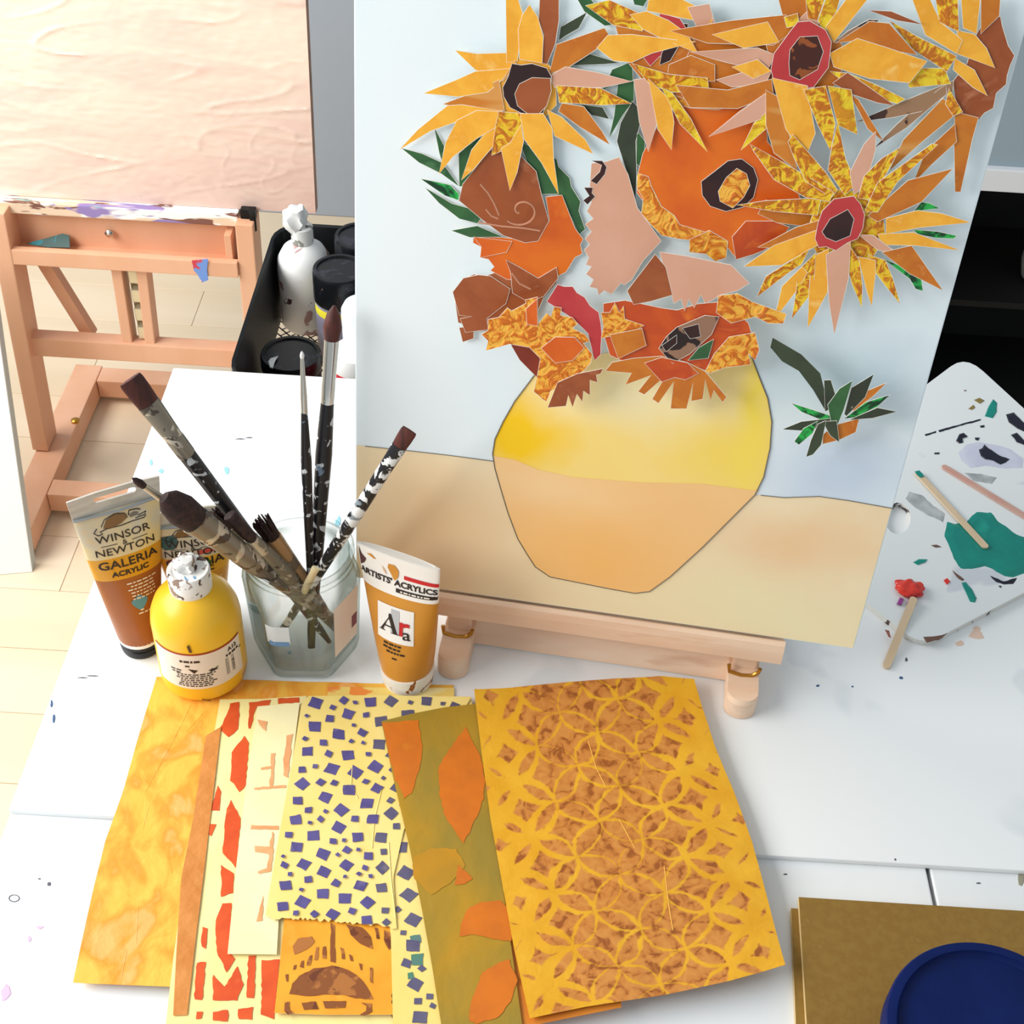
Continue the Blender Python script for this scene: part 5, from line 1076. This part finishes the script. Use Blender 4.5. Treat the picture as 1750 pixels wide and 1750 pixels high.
ins = [(522, 1196), (796, 1196), (735, 1300), (685, 1420), (668, 1500), (674, 1580), (578, 1570), (462, 1558), (486, 1410), (506, 1290)]
S_ = squares(on4, ins, 1, 6.6, 13, 11, .2, 1.55, 9000)
prints(o4, on4, [q for k, q in enumerate(S_) if q[0][0] < 648], lambda x, y: (x, y), purple, 'printed_squares', .7)
prints(o4, on4, [q for k, q in enumerate(S_) if q[0][0] >= 648], lambda x, y: (x, y), slate, 'printed_squares', .7)
nb = bmesh.new()
for P in ([(602, 1310), (600, 1345), (612, 1365)], [(652, 1350), (640, 1400), (636, 1450)], [(664, 1440), (668, 1500), (676, 1570)]): obj('crease', tubeline([on4(x, y, 0) for x, y in P], .0005, 5), cream2, o4, True)
# 8 orange sheet peeking out beneath the top sheet
m8 = mat('orange under sheet', (214, 130, 40), (206, 118, 34), scale=20, rough=.5)
sheet('printed_paper', 'plain orange sheet peeking out below the interlaced-circle sheet', 'paper', [(760, 1300), (1000, 1300)], [(1000, 1300), (1050, 1600), (1062, 1722)], [(890, 1757), (1062, 1724)], [(760, 1300), (840, 1600), (890, 1757)], .0066, m8, .0002, 20, 30, seed=9)
# 6 olive sheet with orange leaves
m6 = mat('olive ochre paper', (148, 124, 44), (172, 132, 30), (190, 136, 26), scale=20, detail=6, dist=.5, rough=.48, bump=.35, bscale=110, stretch=(1, .6, 1))
o6, on6 = sheet('printed_paper', 'olive sheet printed with orange leaf shapes, second from the right', 'paper', [(652, 1234), (700, 1222), (760, 1210), (815, 1204)], [(815, 1204), (850, 1450), (895, 1772)], [(758, 1776), (895, 1776)], [(652, 1234), (672, 1330), (700, 1450), (722, 1560), (738, 1650), (758, 1776)], .0076, m6, .0006, 30, 50, seed=10)
leaf_ink = mat('leaf orange ink', (208, 112, 22), (196, 104, 24), (206, 124, 30), scale=40, rough=.48, bump=.2, bscale=110)
prints(o6, on6, ["116,188 250,178 262,240 266,310 250,380 225,450 200,472 165,400 140,300", "430,203 455,260 480,300 500,400 495,470 470,540 420,640 385,590 350,540 330,450 328,350 365,290", "400,718 432,750 452,772 425,790 385,795", "415,925 440,880 480,862 560,850 600,900 600,1005 530,995 460,980 405,985", "440,1300 450,1230 490,1120 540,1090 590,1070 620,1150 600,1230 545,1290 470,1312"], F5, leaf_ink, 'printed_leaves', 1.5)
prints(o6, on6, ["230,690 300,655 390,660 430,720 370,790 300,830 235,770"], F5, mat('faint ochre ink', (190, 134, 26), (172, 128, 30), scale=24, rough=.48), 'printed_leaf_faint', 2)
# 7 top sheet with interlaced circles
def shippo():
    m = bpy.data.materials.new('interlaced circle print'); m.use_nodes = True; nt = m.node_tree; N = nt.nodes; L = nt.links; b = N['Principled BSDF']; b.inputs['Roughness'].default_value = .42
    tc = N.new('ShaderNodeTexCoord'); nz = N.new('ShaderNodeTexNoise'); nz.inputs['Scale'].default_value = 60; L.new(tc.outputs['UV'], nz.inputs[0])
    va = N.new('ShaderNodeVectorMath'); va.operation = 'MULTIPLY_ADD'; va.inputs[1].default_value = (.006, .006, 0); L.new(nz.outputs['Color'], va.inputs[0]); L.new(tc.outputs['UV'], va.inputs[2])
    mp = N.new('ShaderNodeMapping'); mp.inputs['Rotation'].default_value = (0, 0, math.radians(38)); S0 = .0325; mp.inputs['Scale'].default_value = (1/S0, 1/S0, 0); L.new(va.outputs[0], mp.inputs[0])
    def vmath(op, a, bval=None, bsock=None):
        n_ = N.new('ShaderNodeVectorMath'); n_.operation = op; L.new(a, n_.inputs[0])
        if bval is not None: n_.inputs[1].default_value = bval
        if bsock is not None: L.new(bsock, n_.inputs[1])
        return n_
    def math_(op, a, bval=None, bsock=None):
        n_ = N.new('ShaderNodeMath'); n_.operation = op; L.new(a, n_.inputs[0])
        if bval is not None: n_.inputs[1].default_value = bval
        if bsock is not None: L.new(bsock, n_.inputs[1])
        return n_.outputs[0]
    fr_ = vmath('FRACTION', vmath('ADD', mp.outputs[0], (50, 50, 0)).outputs[0]); ce = vmath('SUBTRACT', fr_.outputs[0], (.5, .5, 0)); ab = vmath('ABSOLUTE', ce.outputs[0])
    ds = []
    for off in ((0, 0, 0), (1, 0, 0), (0, 1, 0)):
        d = vmath('LENGTH', vmath('SUBTRACT', ab.outputs[0], off).outputs[0]).outputs['Value']; ds.append(math_('ABSOLUTE', math_('SUBTRACT', d, .7071)))
    dm = math_('MINIMUM', math_('MINIMUM', ds[0], bsock=ds[1]), bsock=ds[2])
    n2 = N.new('ShaderNodeTexNoise'); n2.inputs['Scale'].default_value = 30; n2.inputs['Detail'].default_value = 4; L.new(tc.outputs['UV'], n2.inputs[0])
    n3 = N.new('ShaderNodeTexNoise'); n3.inputs['Scale'].default_value = 120; n3.inputs['Detail'].default_value = 6; n3.inputs['Distortion'].default_value = .9; L.new(tc.outputs['UV'], n3.inputs[0]);
    # print fades into bare yellow towards the sides
    sx = N.new('ShaderNodeSeparateXYZ'); L.new(tc.outputs['UV'], sx.inputs[0])
    fade = math_('ABSOLUTE', math_('SUBTRACT', sx.outputs['X'], .083)); wid = N.new('ShaderNodeMapRange'); wid.inputs['From Min'].default_value = .035; wid.inputs['From Max'].default_value = .085; wid.inputs['To Min'].default_value = .026; wid.inputs['To Max'].default_value = .20; L.new(fade, wid.inputs[0])
    w2 = math_('ADD', wid.outputs[0], bsock=math_('ADD', math_('MULTIPLY', math_('SUBTRACT', n2.outputs[0], .5), .13), bsock=math_('MULTIPLY', math_('SUBTRACT', n3.outputs[0], .5), .10)))
    df = math_('SUBTRACT', w2, bsock=dm); lm = N.new('ShaderNodeMapRange'); lm.inputs['From Min'].default_value = -.02; lm.inputs['From Max'].default_value = .02; L.new(df, lm.inputs[0])
    c1 = N.new('ShaderNodeValToRGB'); e = c1.color_ramp.elements; e[0].position = .36; e[0].color = lin((150, 82, 30)); e[1].position = .62; e[1].color = lin((206, 138, 64)); q = e.new(.46); q.color = lin((194, 122, 52))
    L.new(n3.outputs[0], c1.inputs[0])
    c2 = N.new('ShaderNodeValToRGB'); e = c2.color_ramp.elements; e[0].position = .35; e[0].color = lin((218, 156, 22)); e[1].position = .65; e[1].color = lin((228, 172, 40)); L.new(n2.outputs[0], c2.inputs[0])
    mx = N.new('ShaderNodeMix'); mx.data_type = 'RGBA'; L.new(lm.outputs[0], mx.inputs['Factor']); L.new(c1.outputs[0], mx.inputs[6]); L.new(c2.outputs[0], mx.inputs[7]); L.new(mx.outputs[2], b.inputs['Base Color'])
    bp = N.new('ShaderNodeBump'); bp.inputs['Strength'].default_value = .35; bp.inputs['Distance'].default_value = .0012; L.new(n3.outputs[0], bp.inputs['Height']); L.new(bp.outputs[0], b.inputs['Normal']); return m
o7, on7 = sheet('printed_paper', 'yellow sheet printed with interlaced circles, uppermost and rightmost of the papers', 'paper', [(810, 1182), (880, 1176), (960, 1168), (1050, 1161), (1130, 1158), (1185, 1166)], [(1185, 1166), (1222, 1280), (1252, 1350), (1285, 1440), (1312, 1540), (1340, 1655)], [(905, 1742), (1000, 1722), (1130, 1702), (1250, 1678), (1340, 1655)], [(810, 1182), (822, 1280), (838, 1400), (858, 1510), (878, 1620), (905, 1742)], .0088, shippo(), .0009, 60, 70, seed=12, curlc=[(1, 0, .05, .003), (1, 1, .06, .004), (0, 0, .03, .002)])
nb = bmesh.new()
for P in ([(1005, 1265), (1018, 1310), (1035, 1345)], [(1058, 1400), (1085, 1450)], [(1135, 1480), (1142, 1540), (1150, 1590)]): obj('crease', tubeline([on7(x, y, -.0001) for x, y in P], .0004, 5), mat('crease yellow', (230, 170, 60), rough=.45), o7, True)

# ------------------------------------------------------------ palette and craft sticks on the right
def roundpoly(P, r, n=5):
    out = []
    for k, p in enumerate(P):
        a = Vector(P[k-1]); b = Vector(p); c = Vector(P[(k+1) % len(P)]); rr = r[k] if isinstance(r, (list, tuple)) else r
        u = (a-b).normalized(); v = (c-b).normalized(); d = min(rr, (a-b).length*.45, (c-b).length*.45)
        p0, p1 = b+u*d, b+v*d
        for i in range(n+1):
            t = i/n; out.append((1-t)**2*p0+2*t*(1-t)*b+t*t*p1)
    return out
PX = [(1446, 1010), (1571, 1112), (1800, 992), (1905, 850), (1648, 614), (1560, 680), (1480, 860)]
pts = [T(*p, .0002) for p in PX]; pts = roundpoly(pts, [.012, .02, .02, .02, .028, .02, .02])
hole_c = (1532, 893); hole = [T(hole_c[0]+22*math.cos(a*.42), hole_c[1]+27*math.sin(a*.42), .0002) for a in range(15)]
nb = bmesh.new(); ed = []
for lp in (pts, hole):
    vv = [nb.verts.new(p) for p in lp]; ed += [nb.edges.new((vv[i], vv[(i+1) % len(vv)])) for i in range(len(vv))]
bmesh.ops.triangle_fill(nb, edges=ed, use_beauty=True, use_dissolve=False)
hc = T(*hole_c, .0002)
for f in list(nb.faces):
    c = f.calc_center_median()
    if (c-hc).length < .0085 and all((v.co-hc).length < .0135 for v in f.verts): nb.faces.remove(f)
r_ = bmesh.ops.extrude_face_region(nb, geom=list(nb.faces)); PT = .005
bmesh.ops.translate(nb, verts=[x for x in r_['geom'] if isinstance(x, bmesh.types.BMVert)], vec=(0, 0, PT)); bmesh.ops.recalc_face_normals(nb, faces=nb.faces)
for f in nb.faces: f.material_index = 0 if f.normal.z > .5 else 1
plt = obj('palette', nb, [splat('white palette', (226, 230, 230), ((206, 210, 216), 12, .6), rough=.35), splat('chipped palette edge', (222, 220, 214), ((60, 50, 48), 50, .58), ((150, 100, 80), 60, .62), rough=.5)])
setorigin(plt, T(1600, 900, .0002)); tag(plt, 'white painter\'s palette with thumb hole and paint patches, right of the canvas', 'palette')
teal = mat('teal paint', (14, 140, 124), (10, 128, 116), (28, 152, 134), scale=40, rough=.3, bump=.2, bscale=90); blk = mat('black blue paint', (24, 24, 40), rough=.3); lil = mat('lilac wash', (196, 198, 216), (206, 208, 222), scale=40, rough=.5); gsm = mat('grey smudge', (150, 154, 156), (186, 190, 190), scale=60, rough=.6); olv = mat('olive gold paint', (136, 116, 60), rough=.4); red = mat('red paint', (222, 54, 30), (206, 36, 26), scale=80, rough=.25, coat=.3); vio = mat('violet paint', (150, 60, 140), rough=.4); umb = mat('umber paint', (110, 80, 66), rough=.5)
zp = .0002+PT
PB = [(lil, .0003, "1095,535 1130,500 1180,488 1250,500 1310,515 1375,560 1370,600 1280,602 1210,590 1150,600 1110,570"), (gsm, .0003, "885,700 940,715 985,760 1040,795 1030,832 960,800 900,760 870,730"), (teal, .0010, "1045,830 1080,838 1130,830 1150,805 1175,788 1235,790 1265,830 1300,850 1345,885 1400,900 1450,980 1400,1045 1375,1050 1330,1065 1290,1062 1240,1030 1205,1020 1150,1032 1105,1030 1075,985 1062,950 1035,890"), (teal, .0008, "1208,378 1225,330 1245,305 1262,322 1258,360 1240,388"), (teal, .0008, "903,1003 925,990 965,988 955,1003 920,1014"), (teal, .0009, "1108,1090 1128,1085 1150,1115 1172,1155 1165,1176 1145,1172 1125,1130"), (blk, .0012, "1178,520 1195,512 1205,498 1222,512 1250,530 1270,545 1318,562 1300,578 1275,588 1245,568 1205,562 1190,548"), (blk, .0010, "1298,372 1330,362 1370,400 1410,430 1400,455 1345,430 1312,405"), (blk, .0010, "1320,458 1345,448 1375,480 1400,495 1385,505 1345,488"), (blk, .0008, "1082,484 1098,455 1118,448 1135,465 1112,470 1115,490 1098,494"), (blk, .0004, "953,455 1000,440 1000,448 955,462"), (blk, .0004, "1010,438 1100,412 1190,390 1192,396 1100,420 1012,446"), (blk, .0005, "1188,418 1205,415 1205,424 1190,426"), (blk, .0005, "990,534 1014,532 1012,540 992,541"), (blk, .0006, "1165,470 1185,468 1180,482 1166,480"), (olv, .0006, "1135,346 1160,330 1168,340 1152,350"), (olv, .0008, "1162,310 1185,298 1208,312 1185,326"), (red, .0008, "1030,1080 1048,1068 1060,1085 1045,1100"), (umb, .0006, "978,930 1000,926 1022,936 995,940"), (umb, .0006, "1068,1035 1088,1050 1122,1075 1112,1082 1086,1065"), (blk, .0006, "1230,1060 1290,1085 1345,1068 1330,1095 1290,1096 1255,1085"), (umb, .0005, "1116,266 1130,264 1124,271"), (umb, .0004, "942,1322 1000,1318 1050,1305 1010,1335 960,1345"), (blk, .0004, "1265,1102 1280,1104 1274,1112"), (gsm, .0003, "1120,620 1190,625 1260,640 1240,668 1160,655"), (mat('brown chip', (150, 90, 76), rough=.6), .0004, "780,1290 800,1295 808,1325 796,1320")]
for m_, h_, s_ in PB:
    P = dense([FD(*p) for p in P_(s_)], 6); P = [(x+random.uniform(-.8, .8), y+random.uniform(-.6, .6)) for x, y in P]
    obj('paint_patch', blob(P, h_, z=zp), m_, plt)
def stick(p, q, w_, z0, z1, m_, label, tip=None, tipm=None, th_=.0016):
    A = T(*p, z0); B = T(*q, z1); d = (B-A); L_ = d.length; d.normalize(); s = d.cross(Vector((0, 0, 1))).normalized(); u = s.cross(d)
    n = 8; out = [A+d*(w_/2)-d*(w_/2*math.sin(math.pi*k/n))+s*(w_/2*math.cos(math.pi*k/n)) for k in range(n+1)]+[B-d*(w_/2)+d*(w_/2*math.sin(math.pi*k/n))-s*(w_/2*math.cos(math.pi*k/n)) for k in range(n+1)]
    o = obj('craft_stick', slab(out, u, th_), [m_, m_]); setorigin(o, A); tag(o, label, 'stick', 'wooden craft sticks by the palette')
    if tip:
        f0, f1 = tip; c0, c1 = A+d*L_*f0+u*(th_+.0001), A+d*L_*f1+u*(th_+.0001); k = .42*w_
        obj('paint_tip', slab([c0-s*k, c0+s*k*.9, c0*.5+c1*.5+s*k*1.1, c1+s*k*.8, c1-s*k*.7, c0*.4+c1*.6-s*k*1.1], u, .0006), [tipm]*2, o)
    return o
sw_ = mat('birch stick', (206, 180, 146), (214, 190, 158), scale=60, stretch=(1, .2, 1), rough=.6)
stick((1566, 808), (1686, 938), .0060, zp+.0012, zp+.0016, sw_, 'bare wooden craft stick lying across the teal paint patch', (.0, .08), teal)
stick((1610, 797), (1762, 890), .0060, zp+.0006, zp+.0006, mat('rosy stick', (204, 166, 148), (198, 150, 136), scale=30, rough=.6), 'pinkish craft stick at the right edge of the palette')
stick((1513, 1143), (1562, 1022), .0062, .0006, zp+.004, sw_, 'craft stick with a lump of red paint resting on the palette edge')
nb = bmesh.new(); bmesh.ops.create_icosphere(nb, subdivisions=4, radius=1); cR = T(1555, 1006, zp+.0025)
for v in nb.verts:
    k = 1+.35*noise.noise(v.co*2.2+Vector((3, 1, 7))); v.co = cR+Vector((v.co.x*.0115*k, v.co.y*.010*k, max(-.0022, v.co.z*.0045*k)))
ob = obj('red_paint_lump', nb, red, None, True); setorigin(ob, (cR.x, cR.y, TZ+zp)); tag(ob, 'wet red paint lump on the palette at the end of a craft stick', 'paint')
for P in ("830,1182 845,1152 862,1158 852,1185", "872,1182 888,1150 915,1148 918,1160 895,1178"): obj('violet_streak', blob([FD(*p) for p in P_(P)], .0015, z=zp+.0008), vio, ob)

# ------------------------------------------------------------ brown boards and blue pot, lower right corner
kraft = mat('brown hardboard', (140, 108, 44), (134, 100, 38), (146, 114, 52), scale=160, detail=6, rough=.6, bump=.1, bscale=500)
cut_m = mat('pale board edge', (216, 190, 138), (200, 170, 118), scale=90, stretch=(1, 1, 6), rough=.7)
def board(px, z, th_, label):
    """px: pixel outline of the top face"""
    top = [T(*p, z+th_) for p in px]; nb = bmesh.new(); n = len(top)
    a = [nb.verts.new(p) for p in top]; b_ = [nb.verts.new((p.x, p.y, TZ+z)) for p in top]
    f = nb.faces.new(a); f2 = nb.faces.new(b_[::-1]); f2.material_index = 1
    for i in range(n): q = nb.faces.new((a[i], a[(i+1) % n], b_[(i+1) % n], b_[i])); q.material_index = 1
    bmesh.ops.recalc_face_normals(nb, faces=nb.faces); o = obj('hardboard', nb, [kraft, cut_m]); setorigin(o, (top[0].x, top[0].y, TZ+z)); tag(o, label, 'board', 'brown hardboards in the corner'); return o
board([(1352, 1552), (1870, 1592), (1900, 1990), (1370, 1990)], -.0048, .0042, 'lower brown hardboard, its left edge peeping out beneath the upper one')
board([(1365, 1533), (1900, 1566), (1950, 1990), (1394, 1990)], -.0005, .0044, 'upper brown hardboard under the navy pot, bottom right corner')
blue = mat('navy plastic', (8, 28, 84), (6, 24, 74), scale=30, rough=.45, spec=.15); blue2 = mat('navy plastic side', (24, 52, 112), rough=.45, spec=.2)
zb = .0040; HB = .062; cB = T(1703, 1778, zb+HB); RBp = .0625
t = thing('navy_pot', 'navy blue round pot with ridged lid standing on the brown hardboard', 'pot', (cB.x, cB.y, TZ+zb))
obj('body', lathe([(RBp*.86, .0002), (RBp*.9, .003), (RBp*.95, HB-.016)], (cB.x, cB.y, TZ+zb), 64), blue2, t, True)
obj('lid', lathe([(RBp*.99, HB-.018), (RBp, HB-.016), (RBp, HB-.0025), (RBp*.985, HB-.0005), (RBp*.95, HB), (RBp*.90, HB), (RBp*.885, HB-.002), (RBp*.86, HB-.0035), (RBp*.6, HB-.0038), (.001, HB-.0038)], (cB.x, cB.y, TZ+zb), 72), blue, t, True)
